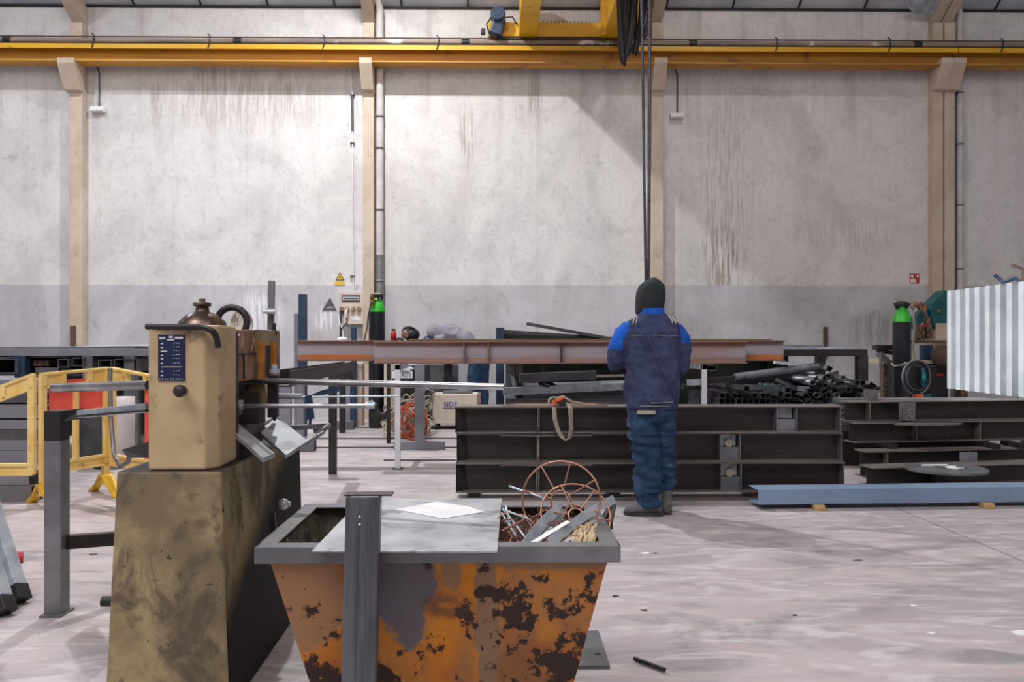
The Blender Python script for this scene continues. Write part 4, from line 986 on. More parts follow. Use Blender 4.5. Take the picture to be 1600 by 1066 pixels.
def wrinkle(me, amp, f, stretch=(1, 1, 1), zfun=None, seed=0):
    me.update(); nrm = [v.normal.copy() for v in me.vertices]
    for v, nn in zip(me.vertices, nrm):
        p = Vector((v.co.x * stretch[0], v.co.y * stretch[1], v.co.z * stretch[2])) * f + Vector((seed, seed * 2, 0))
        q = p + noise.noise_vector(p * .6) * .7
        w_ = 1 - abs(noise.noise(q)) * 2.4; w_ = w_ + .4 * (1 - abs(noise.noise(q * 2.1)) * 2.4)
        a = amp * (zfun(v.co) if zfun else 1)
        v.co += nn * (w_ * a)
    me.update()
pf = FL(1018, 808)
pl = Vector((PX(1018, 5.74), 5.74, 0))
per = thing('person', 'person seen from behind in dark hood, navy and blue jacket, jeans, grey boots', 'person', pl)
# body
m = MB()
m.loft([ring(0, .02, z, rx, ry) for z, rx, ry in ((.78, .12, .09), (.9, .14, .1), (1.1, .13, .09), (1.3, .155, .09), (1.38, .14, .08), (1.43, .08, .06), (1.47, .05, .055), (1.52, .05, .055))])
m.ell((0, .04, 1.59), (.075, .095, .115))
m.ell((0, .135, 1.575), (.012, .02, .02)); m.ell((-.076, .03, 1.58), (.01, .02, .03)); m.ell((.076, .03, 1.58), (.01, .02, .03)); m.ell((0, .12, 1.53), (.025, .015, .01))
m.ell((-.028, .122, 1.60), (.012, .012, .009)); m.ell((.028, .122, 1.60), (.012, .012, .009))
LA = [(-.15, .02, 1.36), (-.215, .03, 1.24), (-.245, .04, 1.13), (-.22, .17, 1.20), (-.14, .27, 1.27)]
RA = [(.165, .02, 1.35), (.205, .03, 1.22), (.225, .03, 1.09), (.205, .15, 1.06), (.13, .26, 1.09)]
m.tube(LA, [.05, .045, .04, .035, .028], 12); m.tube(RA, [.05, .045, .04, .035, .028], 12)
m.loft([ring(-.075, 0, .80, .085, .085), ring(-.055, .0, .5, .055, .06), ring(-.03, .0, .28, .05, .055), ring(-.01, 0, .06, .035, .04)])
m.loft([ring(.075, .03, .80, .085, .085), ring(.10, .08, .5, .055, .06), ring(.115, .12, .28, .05, .055), ring(.12, .15, .06, .035, .04)])
def hand(m, W, d, side):
    W = Vector(W); d = Vector(d).normalized(); up = Vector((0, 0, 1)); s = d.cross(up).normalized() * side
    m.tube([W - d * .02, W + d * .03, W + d * .085], [.024, .036, .034], 10)
    for k, (ln, off) in enumerate(((.075, .028), (.082, .010), (.076, -.009), (.062, -.027))):
        b = W + d * .08 + up * off
        m.tube([b, b + d * ln * .35 + s * .012, b + d * ln * .5 + s * .038, b + d * ln * .15 + s * .055], [.0105, .0095, .009, .008], 8)
    b = W + d * .03 + up * .025
    m.tube([b, b + d * .025 + s * .03 + up * .018, b + d * .05 + s * .045 + up * .012], [.012, .011, .009], 8)
hand(m, LA[-1], (.35, .75, .1), 1); hand(m, RA[-1], (-.5, .7, .3), -1)
me = remesh(m, .0075, 2)
put('body', me, [M['skin'], M['glove']], per, lambda c, n_: 1 if (c.y > .21 and c.z < 1.36) else 0)
# jacket
m = MB()
m.loft([ring(.0, .0, z, rx, ry, e=2.5) for z, rx, ry in ((.775, .183, .135), (.80, .188, .14), (.90, .186, .14), (1.02, .186, .14), (1.15, .190, .14), (1.26, .198, .138), (1.33, .203, .13), (1.375, .195, .115), (1.405, .16, .10), (1.43, .115, .09), (1.455, .095, .085))])
m.tube([(-.15, .005, 1.355), (-.195, .01, 1.30), (-.225, .015, 1.22), (-.245, .02, 1.14), (-.235, .06, 1.095), (-.23, .13, 1.15), (-.21, .20, 1.215), (-.165, .25, 1.26)], [.062, .070, .068, .064, .060, .058, .05, .042], 16)
m.ell((-.215, .10, 1.31), (.035, .05, .05))
m.tube([(.16, .005, 1.345), (.198, .01, 1.29), (.213, .015, 1.2), (.215, .02, 1.11), (.21, .06, 1.06), (.205, .13, 1.055), (.17, .2, 1.075), (.14, .24, 1.085)], [.06, .066, .062, .060, .058, .055, .048, .042], 16)
me = remesh(m, .009, 5)
wrinkle(me, .015, 4.2, (1, 1, 1.1), lambda c: (.55 if c.z > 1.3 else 1.0) * (1 if c.z > .83 else .3), 3)
# big diagonal fold across the back
for v in me.vertices:
    if v.co.y < 0 and .85 < v.co.z < 1.30:
        dline = (v.co.x - (-.05 + (1.28 - v.co.z) * .48)); v.co.y -= .024 * math.exp(-(dline / .02) ** 2); v.co.y += .016 * math.exp(-((dline + .045) / .03) ** 2)
def jm(c, n_):
    ax = abs(c.x)
    if c.z > 1.47: return 1
    if c.x < -.175 and c.z > 1.20 + (c.x + .30) * 0.9 * 0 and (c.x < -.218 + max(0, (c.z - 1.27)) * .55): return 1
    if c.x > .19 and c.z > 1.245 and c.x > .205 - (c.z - 1.25) * .12: return 1
    return 0
put('jacket', me, [M['jacket'], M['jacket_blue']], per, jm)
m = MB()
for sx in (-1, 1):
    for k in (0, 1):
        a = Vector((sx * (.118 + k * .022), -.088, 1.418 - k * .006)); m.bar(a + Vector((-sx * .004, .035, .012)), a + Vector((sx * .012, -.022, -.026)), .006, .022, (0, -1, .4))
put('reflective_stripe', (lambda q: (q.from_pydata(m.v, [], m.f), q)[1])(bpy.data.meshes.new('reflective_stripe')), [M['reflect']], per)
m = MB(); pts = [Vector((-.09 + .155 * i / 8, -.150 - .004 * math.sin(i), .822 + .001 * i)) for i in range(9)]
m.tube([p + Vector((.055, 0, 0)) for p in pts], .0035, 6); m.tube([Vector((.20 * math.cos(a) * .93, .153 * math.sin(a) - .0, .80)) for a in [PI * (1 + i / 16) for i in range(17)]], .004, 6)
put('hem_piping', (lambda q: (q.from_pydata(m.v, [], m.f), q)[1])(bpy.data.meshes.new('hem_piping')), [M['pipe_grey']], per)
m = MB().tube([Vector((-.165 + .33 * i / 12, -.139 + .5 * (-.165 + .33 * i / 12) ** 2, 1.298 + .003 * math.cos(i))) for i in range(13)], .0022, 5)
put('yoke_seam', (lambda q: (q.from_pydata(m.v, [], m.f), q)[1])(bpy.data.meshes.new('yoke_seam')), [M['steelpaint']], per)
# collar
m = MB().loft([ring(0, -.0, z, rx, ry, tilt=.10) for z, rx, ry in ((1.415, .118, .10), (1.44, .102, .092), (1.475, .088, .088), (1.498, .086, .088), (1.502, .078, .08))], cap=True)
me = remesh(m, .007, 3); wrinkle(me, .004, 9, (1, 1, 3), None, 5); put('collar', me, [M['jacket_blue']], per)
# hood
m = MB().loft([ring(cx, cy, z, rx, ry, e=2.15) for z, cx, cy, rx, ry in ((1.455, -.015, .025, .094, .085), (1.49, -.010, .025, .100, .10), (1.55, -.003, .03, .106, .115), (1.61, .002, .03, .104, .12), (1.66, .006, .025, .088, .105), (1.69, .010, .015, .058, .075), (1.706, .014, .005, .030, .04), (1.716, .016, .0, .010, .014))])
me = remesh(m, .008, 3); wrinkle(me, .003, 7, (1, 1, .7), None, 9)
for v in me.vertices:
    if v.co.y > .08 and 1.49 < v.co.z < 1.66 and abs(v.co.x) < .07: v.co.y = .08 - .02 * 0
put('hood', me, [M['beanie']], per)
# trousers
m = MB()
m.loft([ring(-.0, .0, .83, .165, .115), ring(0, .0, .76, .168, .12), ring(-.0, .01, .69, .165, .115)])
m.loft([ring(cx, cy, z, rx, ry) for z, cx, cy, rx, ry in ((.76, -.072, 0, .095, .112), (.66, -.068, -.0, .094, .105), (.55, -.052, 0, .094, .095), (.46, -.035, .0, .088, .09), (.36, -.030, 0, .088, .088), (.26, -.028, .0, .084, .086), (.17, -.018, .0, .076, .078), (.12, -.010, 0, .068, .074), (.085, -.006, 0, .064, .07))])
m.loft([ring(cx, cy, z, rx, ry) for z, cx, cy, rx, ry in ((.76, .080, .01, .088, .105), (.66, .088, .03, .084, .10), (.55, .098, .06, .076, .09), (.46, .102, .08, .074, .085), (.36, .106, .10, .076, .085), (.26, .108, .12, .074, .08), (.17, .110, .14, .066, .075), (.12, .112, .15, .055, .07), (.10, .112, .15, .05, .06))])
me = remesh(m, .009, 4)
wrinkle(me, .020, 4.6, (.8, .8, 2.0), lambda c: .6 if c.z > .6 else (1.25 if c.z < .36 else 1), 1)
put('jeans', me, [M['jeans']], per)
m = MB().box((-.128, -.150, .745), (.0, -.125, .772)); q = bpy.data.meshes.new('pocket_flap'); q.from_pydata(m.v, [], m.f); put('pocket_trim', q, [M['strap']], per)
m = MB().box((-.175, -.07, .64), (-.150, .04, .70)); q = bpy.data.meshes.new('side_pocket'); q.from_pydata(m.v, [], m.f); put('side_pocket', q, [M['jeans']], per)
# boots
def boot(cx, cy, ang, name):
    R = Matrix.Rotation(ang, 3, 'Z'); m = MB()
    prof = [(-.095, .030, .085), (-.085, .042, .10), (-.04, .045, .125), (.02, .047, .115), (.07, .052, .085), (.12, .050, .068), (.155, .040, .055), (.172, .02, .035)]
    rr = []
    for y, wx, h in prof:
        rr.append([R @ Vector((wx * math.cos(a), y, .012 + max(0, h * (.5 + .5 * math.sin(a))))) + Vector((cx, cy, 0)) for a in [2 * PI * k / 20 for k in range(20)]])
    m.loft(rr); m.loft([[R @ (v - Vector((0, 0, 0))) + Vector((cx, cy, 0)) for v in ring(0, -.035, z, .048, .058)] for z in (.05, .10, .17)])
    me = remesh(m, .006, 3); wrinkle(me, .0022, 12, (1, 1, 1), None, 2); b = put('boot', me, [M['boot']], per)
    so = MB(); o_ = [(-.10, .032), (-.06, .046), (.0, .044), (.07, .054), (.13, .05), (.17, .03), (.18, 0)]
    pts = [(x_, y) for y, x_ in o_] + [(-x_, y) for y, x_ in reversed(o_[:-1])]
    so.poly([R @ Vector((x_, y, .026)) + Vector((cx, cy, 0)) for x_, y in pts], .026)
    q = bpy.data.meshes.new('sole'); q.from_pydata(so.v, [], so.f); put('sole', q, [M['glove']], b)
boot(-.02, .0, PI / 2 - .15, 'l'); boot(.108, .10, .05, 'r')
# pendant control in the hands
hc = Vector((-.02, .37, 1.14)) + pl
t = thing('pendant_control', 'crane pendant control box held in front of the worker', 'remote control', hc)
obj('box', MB().box(hc + Vector((-.03, -.02, -.09)), hc + Vector((.03, .03, .09))), M['yellow'], t, .008)
for k in range(3): obj('button', MB().cyl(hc + Vector((0, -.028, -.05 + .045 * k)), hc + Vector((0, -.02, -.05 + .045 * k)), .012), M['black'], t)

# second worker, bent over behind the beams
Yw = 12.1
def wp(px, py, dy=0): return PY(px, py, Yw + dy)
wl = Vector((wp(745, 560).x, Yw, 0))
w2 = thing('person', 'second worker bent over behind the rusty beams, in mauve top and dark blue jeans', 'person', wl)
def W2(px, py, dy=0): return wp(px, py, dy) - wl
hip = W2(744, 553); m = MB()
fl_ = Vector((W2(738, 560).x, 0, 0)); fr = Vector((W2(757, 560).x, .1, 0))
def leg(m, top, bot, r1, r2, dy=0): m.tube([top, (top + bot) / 2 + Vector((-.02, .0, 0)), bot], [r1, (r1 + r2) / 2, r2], 14)
tor = [hip + Vector((.02, 0, .04)), W2(722, 532), W2(700, 524), W2(680, 521)]
mb_ = MB().tube(tor, [.09, .1, .11, .09], 14).ell(W2(670, 538), (.08, .1, .1)).tube([W2(682, 524), W2(672, 532)], .05)
leg(mb_, hip, fl_ + Vector((0, 0, .05)), .08, .05); leg(mb_, hip + Vector((.1, .1, 0)), fr + Vector((0, 0, .05)), .08, .05)
for s in (-1, 1):
    a = W2(684, 530, s * .14); b = W2(690, 556, s * .12); c_ = W2(708, 566, s * .05); mb_.tube([a, b, c_], [.05, .042, .03], 10)
    for k in range(4): mb_.tube([c_ + Vector((0, (k - 1.5) * .02, 0)), c_ + Vector((.05, (k - 1.5) * .022, -.02)), c_ + Vector((.07, (k - 1.5) * .022, -.05))], .009, 6)
    mb_.tube([c_, c_ + Vector((.02, -.04, -.02))], .01, 6)
put('body', remesh(mb_, .012, 2), [M['skin']], w2)
mj = MB().tube([hip + Vector((.0, 0, .03)), W2(724, 529), W2(700, 521), W2(680, 517), W2(670, 522)], [.12, .14, .145, .12, .08], 16)
for s in (-1, 1): mj.tube([W2(686, 526, s * .13), W2(690, 554, s * .12), W2(702, 563, s * .06)], [.07, .06, .045], 12)
me = remesh(mj, .014, 3); wrinkle(me, .012, 5); put('jacket', me, [M['mauve']], w2)
mh = MB().ell(W2(669, 536), (.095, .11, .115)); put('cap', remesh(mh, .014, 2), [M['bluepaint']], w2)
mt = MB(); leg(mt, hip + Vector((0, 0, .03)), fl_ + Vector((0, 0, .06)), .105, .07); leg(mt, hip + Vector((.1, .1, .03)), fr + Vector((0, 0, .06)), .105, .07); mt.ell(hip + Vector((.03, .05, .02)), (.13, .13, .1))
me = remesh(mt, .014, 3); wrinkle(me, .01, 5); put('jeans', me, [M['jeans']], w2)
for q_ in (fl_, fr):
    b = MB().loft([[Vector(v) + q_ for v in ring(0, -.02, .02, .05, .11)], [Vector(v) + q_ for v in ring(0, -.02, .06, .05, .10)], [Vector(v) + q_ for v in ring(0, .02, .13, .04, .05)]])
    q = bpy.data.meshes.new('boot'); q.from_pydata([v for v in b.v], [], b.f); put('boot', q, [M['boot']], w2)
for o in list(w2.children): pass
# ---------------------------------------------------------------- left background
Yl = 8.6
t = thing('steel_rack', 'long grey steel rack with dark tubes on it behind the yellow barrier', 'rack', (PX(120, Yl), Yl + .5, 0))
zt0, zt1 = PZ(556, Yl), PZ(544.5, Yl)
obj('top_beam', MB().box((PX(-60, Yl), Yl - .05, zt0), (PX(238, Yl), Yl + .05, zt1)), M['steelpaint'], t, .004)
obj('top_beam', MB().box((PX(-60, Yl), Yl + 1.1, zt0), (PX(238, Yl), Yl + 1.2, zt1)), M['steelpaint'], t, .004)
for px, mt_ in ((35, 'bluepaint'), (140, 'steel'), (205, 'steel')):
    for yy in (Yl, Yl + 1.15): obj('leg', MB().box((PX(px, Yl) - .055, yy - .05, 0), (PX(px, Yl) + .055, yy + .05, zt0 - .001)), M[mt_], t, .003)
obj('deck', MB().box((PX(-60, Yl), Yl + .05, zt0 - .02), (PX(238, Yl), Yl + 1.1, zt0 + .01)), M['grey'], t)
obj('lower_shelf', MB().box((PX(-60, Yl), Yl + .06, PZ(584, Yl) - .02), (PX(238, Yl), Yl + 1.09, PZ(584, Yl))), M['grey'], t)
obj('back_panel', MB().box((PX(-60, Yl), Yl + 1.21, .1), (PX(238, Yl), Yl + 1.23, zt0)), M['black'], t)
o = obj('steel_sheet', MB().box((PX(-60, Yl), Yl - .02, zt1 + .001), (PX(210, Yl), Yl + 1.1, zt1 + .015)), M['steel']); tag(o, 'thin grey sheet on the left steel rack', 'steel sheet')
o = obj('steel_sheet', MB().poly([(PX(95, Yl), Yl, zt1 + .017), (PX(230, Yl), Yl, zt1 + .03), (PX(232, Yl), Yl + .4, zt1 + .05), (PX(190, Yl), Yl + .5, zt1 + .022)], .006), M['galv']); tag(o, 'loose pale strip on top of the left steel rack', 'steel sheet')
zf = PZ(584, Yl)
for (pa, pb, ya, yb, m_, l) in ((-30, 26, 561, 583.5, 'tubelight', 'large rectangular dark tube end at the left edge of the left rack'), (90, 107, 561, 574, 'tubelight', 'left of two square tube ends under the left rack top'), (112, 130, 559, 572, 'tubelight', 'right of two square tube ends under the left rack top'),
                              (153, 174, 562, 574, 'tubelight', 'skewed square tube end in the left rack'), (178, 214, 561, 580, 'tubedark', 'dark wide tube at the right of the left rack')):
    xa, xb = PX(pa, Yl - .1), PX(pb, Yl - .1); za, zb_ = PZ(yb, Yl - .1), PZ(ya, Yl - .1)
    A = Vector(((xa + xb) / 2, Yl - .1, (za + zb_) / 2)); o = obj('tube_end', MB().sqtube(A, A + Vector((0, 1.15, 0)), xb - xa, zb_ - za, .010), M[m_]); tag(o, l, 'steel tube')
for (pa, pb, ya, yb, m_, l, nm) in ((55, 92, 574, 584, 'steel', 'grey flat box under the left rack', 'steel_box'), (52, 76, 563, 572, 'scrap', 'brown block at the back of the left rack', 'brown_block'), (95, 150, 576, 583.5, 'grey', 'low dark flat under the square tube ends', 'steel_flat')):
    xa, xb = PX(pa, Yl + .1), PX(pb, Yl + .1); o = obj(nm, MB().box((xa, Yl + .1, zf if yb > 575 else PZ(yb, Yl)), (xb, Yl + .6, PZ(ya, Yl + .1))), M[m_]); tag(o, l, 'metal block')
# stacked profiles behind barrier
Yp = 7.3
for k, (y0, y1, xr) in enumerate(((594, 612, 66), (614, 628, 66), (632, 652, 66), (656, 669, 68), (671, 685, 68), (687, 702, 68), (704, 723, 68))):
    o = obj('steel_profile', MB().sqtube((PX(-80, Yp), Yp + .2, PZ((y0 + y1) / 2, Yp)), (PX(xr, Yp), Yp + .2, PZ((y0 + y1) / 2, Yp)), .4, (y1 - y0 + 1.5) / F * Yp, .02), M['steelpaint'] if k % 3 != 1 else M['grey'])
    tag(o, ('topmost', 'second', 'third', 'fourth', 'fifth', 'sixth', 'lowest')[k] + ' grey steel profile in the stack seen through the left barrier panel', 'steel profile')
o = obj('support_block', MB().box((PX(-80, Yp), Yp + .05, 0), (PX(60, Yp), Yp + .35, PZ(724, Yp))), M['darksteel']); tag(o, 'dark support under the grey profiles behind the barrier', 'support')
for k, (y0, y1, xr) in enumerate(((743, 768, 54), (769, 793, 42))):
    zc = PZ((y0 + y1) / 2, 6.25); hh = (y1 - y0) / F * 6.25
    if k == 1: hh = .125; zc = .064
    else: hh = .12; zc = .190
    t = thing('box_profile', ('upper' if k == 0 else 'lower') + ' mauve grey box profile on the floor behind the barrier at the left edge', 'steel profile', (PX(0, 6.25), 6.3, 0))
    obj('profile', MB().sqtube((PX(-90, 6.25), 6.45, zc), (PX(xr, 6.25), 6.45, zc), .3, hh, .015), M['steelpaint'], t)
    if k == 0: obj('end_cap', MB().box((PX(xr, 6.25) - .07, 6.296, zc - hh / 2 + .005), (PX(xr, 6.25) + .004, 6.6, zc + hh / 2 - .005)), M['black'], t, label='black end cap')
# bits behind barrier to the right
o = obj('plastic_drum', MB().lathe([(0, 0), (.14, 0), (.15, .5), (.15, .7), (0, .7)], (PX(200, 8.2), 8.0, 0)), M['pipe']); tag(o, 'pale grey drum behind the barrier beside the machine', 'drum')
o = obj('metal_cabinet', MB().box((PX(132, 8.2), 8.1, 0), (PX(168, 8.2), 8.5, PZ(645, 8.2))), M['grey'], bev=.01); tag(o, 'low grey metal box behind the barrier red board', 'box')
o = obj('green_bottle', MB().lathe([(0, 0), (.09, 0), (.1, .05), (.07, .14), (0, .15)], (PX(158, 7.9), 7.95, PZ(700, 7.9) - .0)), M['green_g']); tag(o, 'dark green rounded object low behind the barrier', 'container'); o.location.z = 0
# barrier
def barrier(A, B, ta, tb, label, red=None, legA=False, legB=False, mids=2):
    A = Vector(A); B = Vector(B); A.z = B.z = 0; t = thing('safety_barrier', label, 'barrier', (A + B) / 2, 'yellow and red plastic barrier panels')
    d = (B - A); L = d.length; d.normalize(); n = Vector((d.y, -d.x, 0)); up = Vector((0, 0, 1))
    def pt(s, z): return A + d * (s * L) + up * z
    def top(s): return ta + (tb - ta) * s
    zb = .25
    obj('top_rail', MB().bar(pt(0, top(0)), pt(1, top(1)), .05, .022), M['barry'], t, .004)
    m = MB().bar(pt(.0, top(0) - .10), pt(1, top(1) - .10), .045, .022)
    for s in (.02, .3, .7, .98): m.bar(pt(s, top(s)), pt(s, top(s) - .10), .04, .045, n)
    for (sa, sb) in ((.02, .3), (.7, .98)): m.hexa([pt(sa, top(sa) - .1) - n * .008, pt(sb, top(sb) - .1) - n * .008, pt(sb, top(sb) - .1) + n * .008, pt(sa, top(sa) - .1) + n * .008, pt(sa, top(sa)) - n * .008, pt(sb, top(sb)) - n * .008, pt(sb, top(sb)) + n * .008, pt(sa, top(sa)) + n * .008])
    obj('handle_band', m, M['barry'], t)
    obj('bottom_rail', MB().bar(pt(0, zb + .07), pt(1, zb + .07), .05, .02).bar(pt(0, zb), pt(1, zb), .05, .02).hexa([pt(0, zb) - n * .006, pt(1, zb) - n * .006, pt(1, zb) + n * .006, pt(0, zb) + n * .006, pt(0, zb + .07) - n * .006, pt(1, zb + .07) - n * .006, pt(1, zb + .07) + n * .006, pt(0, zb + .07) + n * .006]), M['barry'], t)
    for s in (.02, .98): obj('upright', MB().bar(pt(s, zb), pt(s, top(s)), .05, .04, n), M['barry'], t, .004)
    for k in range(mids):
        s = .35 + .3 * k if mids == 2 else .5
        obj('slat', MB().bar(pt(s, zb + .07), pt(s, top(s) - .1), .03, .05, n), M['barry'], t, .004)
    if red: 
        z0, z1, s0, s1 = red
        obj('red_board', MB().hexa([pt(s0, z0) - n * .03, pt(s1, z0) - n * .03, pt(s1, z0) - n * .015, pt(s0, z0) - n * .015, pt(s0, z1) - n * .03, pt(s1, z1) - n * .03, pt(s1, z1) - n * .015, pt(s0, z1) - n * .015]), M['barred'], t, .003)
    for fl, s in ((legA, .03), (legB, .97)):
        if fl:
            P = pt(s, 0)
            lg = obj('foot_post', MB().bar(P + up * .08, P + up * (zb + .01), .05, .05, n), M['barry'], t, .003)
            m = MB()
            for sg in (-1, 1):
                q0 = P + up * .17; q1 = P + n * sg * .23 - d * .05 * sg
                m.hexa([q1 - d * .035 - n * .03 * sg, q1 + d * .035 - n * .03 * sg, q1 + d * .035 + n * .03 * sg, q1 - d * .035 + n * .03 * sg, q0 - d * .045 - n * .02, q0 + d * .045 - n * .02, q0 + d * .045 + n * .02, q0 - d * .045 + n * .02])
            obj('foot', m, M['barry2'], t, .006)
    return t
P1 = FL(57, 792); P2 = FL(168, 772)
dirA = (P1 - FL(-60, 800))
P0 = Vector((P1.x - .75, P1.y - .02, 0)); P3 = Vector((PX(250, 6.1), 6.15, 0))
z1t = PZ(585, P1.y); z2t = PZ(575.5, P2.y)
barrier(P0, P1 - Vector((.02, 0, 0)), z1t - .28, z1t, 'left panel of the yellow plastic barrier, its top rail sloping down leftwards', (.27, .86, -.0, .10), False, False, 0)
barrier(P1 + Vector((.03, 0.01, 0)), P2, z1t, z2t, 'middle panel of the yellow plastic barrier with a large red board', (PZ(652, 6.2), PZ(594, 6.2), .14, .96), True, True, 1)
barrier(P2 + Vector((.04, -.01, 0)), P3, z2t, z2t - .06, 'right panel of the yellow barrier, mostly behind the bending machine', (.3, .92, .62, .95), False, False, 0)

# ---------------------------------------------------------------- left stand with rods
Q = FL(91, 958)
xa, xb = PX(78, Q.y), PX(104, Q.y)
t = thing('material_stand', 'black and grey steel stand with a tall post and a side arm at left', 'stand', Q)
zt = PZ(640, Q.y)
obj('post', MB().box((xa, Q.y - .05, .0), (xb, Q.y + .03, PZ(686, Q.y))), M['steel'], t, .003)
obj('upper_post', MB().box((xa, Q.y - .051, PZ(686, Q.y)), (xb, Q.y + .03, zt)), M['black'], t, .003, label='black upper end of the post')
obj('top_arm', MB().hexa([(xb, Q.y - .05, PZ(657, Q.y)), PY(145, 652, Q.y + .05), PY(145, 652, Q.y + .13), (xb, Q.y + .03, PZ(657, Q.y)), (xb, Q.y - .05, zt), PY(130, 638, Q.y + .05), PY(130, 638, Q.y + .13), (xb, Q.y + .03, zt)]), M['black'], t)
a = PY(104, 847, Q.y); b = PY(200, 840, Q.y + .25)
obj('cross_bar', MB().bar(a, b, .05, .062), M['darksteel'], t, .003)
obj('foot_plate', MB().box((xa - .01, Q.y - .07, 0), (xb + .01, Q.y + .05, .01)), M['steel'], t)
o = obj('round_bar', MB().cyl(PY(84, 606, 3.5), PY(232, 602, 3.25), .0195, 18), M['chrome']); tag(o, 'upper shiny round bar passing left out of the bending machine', 'bar')
t = thing('square_bar', 'lower grey section bar resting on the arm of the left stand', 'bar', PY(130, 645, 3.6))
obj('bar', MB().bar(PY(129, 647, 3.75), PY(236, 637, 3.35), .05, .038), M['galv'], t, .003)
obj('groove', MB().bar(PY(129, 650, 3.70), PY(236, 641, 3.30), .052, .008), M['darksteel'], t)
o = obj('black_tray', MB().poly([PY(190, 703, 3.9), PY(234, 690, 3.6), PY(236, 716, 3.6), PY(200, 716, 3.9)], .15, (0, 1, 0)), M['black']); tag(o, 'black angular tray sticking out left of the machine head', 'tray')
o = obj('grey_cable', MB().tube([PY(172, 576, 6.42), PY(173, 650, 6.35), PY(178, 710, 6.3), PY(188, 730, 6.2), PY(200, 722, 6.1), PY(204, 705, 6.0)], .018), M['steel']); tag(o, 'grey cable looping down behind the barrier end', 'cable')
# galvanised feet bottom left
for k, (x0_, x1_, l) in enumerate(((-14, 20, 'left of two galvanised square legs with black rubber ends at the lower left edge'), (14, 39, 'right of two galvanised square legs with black rubber ends at the lower left edge'))):
    Yg = 3.55 + .2 * k; a = FL((x0_ + x1_) / 2, 945 - 18 * k, .05); b = a + Vector((-.30, .22, .46))
    t = thing('angled_leg', l, 'leg', Vector((a.x, a.y, 0)), 'galvanised legs at the lower left'); del t['group']
    obj('tube', MB().bar(a, b, .075, .075, (0, 1, 0)), M['galv'], t, .004)
    obj('rubber_foot', MB().bar(a - (b - a).normalized() * .045, a + (b - a).normalized() * .03, .082, .082, (0, 1, 0)), M['blackrub'], t, .006)
o = obj('red_cap', MB().cyl(FL(22, 872, .03), FL(22, 872, .03) + Vector((.04, .02, 0)), .03), M['red']); tag(o, 'small red cap on the floor beside the galvanised legs', 'cap')

# ---------------------------------------------------------------- bending machine
Ym = 2.72
def mp(px, py, Y=Ym): return PY(px, py, Y)
tl, tr_ = mp(182, 737), mp(345, 735)
bl, br_ = mp(165, 1066), mp(358, 1066)
zb_ = 0.0; f_ = (tl.z - 0) / (tl.z - bl.z)
blx = tl.x + (bl.x - tl.x) * f_; brx = tr_.x + (br_.x - tr_.x) * f_
Yk = 3.82; ztp = tl.z
mac = thing('bending_machine', 'old cream metalworking machine on a tall oil stained pedestal with a blue label plate', 'machine', ((blx + brx) / 2, 3.2, 0))
base = MB().hexa([(blx, Ym, 0), (brx, Ym, 0), (brx - .02, Yk, 0), (blx, Yk, 0), (tl.x, Ym, ztp), (tr_.x, Ym, ztp), (tr_.x - .01, Yk, ztp), (tl.x, Yk, ztp)])
b_ = obj('pedestal', base, None, mac, .008, mats=[M['base'], M['base_side'], M['darksteel']], fm=lambda c, n_: 1 if n_.x > .7 else (2 if n_.z > .7 else 0))
obj('pedestal_bolt', MB().cyl(mp(176, 940, 2.74), mp(160, 940, 2.74), .018), M['black'], mac)
obj('grease_nut', MB().ell((tr_.x + .02, 3.42, PZ(787, 3.42)), (.026, .025, .025)).cyl((tr_.x - .02, 3.42, PZ(787, 3.42)), (tr_.x + .05, 3.42, PZ(787, 3.42)), .012), M['galv'], mac, label='shiny worn grease nut')
obj('side_lug', MB().bar((tr_.x + .01, 3.3, PZ(800, 3.3)), (tr_.x + .02, 3.3, PZ(850, 3.3)), .02, .02), M['darksteel'], mac)
Yh = 2.735
hl, hr = PX(231, Yh), PX(320, Yh); hz0, hz1 = PZ(737, Yh), PZ(508, Yh)
Yh2 = Yh + .235
hz0 = ztp + .001
# housing with chamfered corner
hx2 = PX(355, Yh2)
m = MB(); fp = [(hl, Yh), (hr - .0, Yh), (hr + .035, Yh + .05), (hr + .03, Yh2), (hl, Yh2)]
k = len(fp); vs = [(x_, y, hz0) for x_, y in fp] + [(x_, y, hz1) for x_, y in fp]
m.add(vs, [list(reversed(range(k))), [k + i for i in range(k)]] + [(i, (i + 1) % k, k + (i + 1) % k, k + i) for i in range(k)])
hd = obj('head_cover', m, M['headpaint'], mac, .008)
def fr(px0, py0, px1, py1, Y, dy, nm, mat, par, bev=.0): return obj(nm, MB().box((PX(px0, Y), Y, PZ(py1, Y)), (PX(px1, Y), Y + dy, PZ(py0, Y))), M[mat], par, bev)
lbp = fr(247, 523, 289, 595, Yh - .004, .004, 'label_plate', 'navy', mac)
m = MB(); rr = random.Random(5)
def dash(x0_, x1_, y, h): 
    m.box((PX(x0_, Yh - .006), Yh - .0062, PZ(y + h, Yh)), (PX(x1_, Yh - .006), Yh - .004, PZ(y, Yh)))
dash(249, 258, 527, 3.2); dash(264, 270, 525, 3.4); dash(273, 286, 526.5, 3.4); dash(261, 272, 530, 2.5)
for i, y in enumerate((536, 542, 548, 554.5, 560, 566.5, 579, 585.5)):
    dash(251, 255 + (i in (2,)) * 6, y, 2.2)
    for q in range(3): dash(271 + q * 3.6, 271 + q * 3.6 + rr.uniform(1.2, 2.6), y - .5 + rr.uniform(-.4, .6), 1.0)
dash(252, 284, 572.5, 1.3)
for q in range(9): dash(248.5 + q * 4.3, 250.5 + q * 4.3, 591, 1.6)
obj('lettering', m, M['pipe'], lbp)
kn = obj('knob', MB().lathe([(.0, 0), (.010, 0), (.010, .02), (.019, .026), (.021, .05), (.012, .06), (0, .061)], PY(289, 610, Yh - .001), 24, 'y'), M['darksteel'], mac)
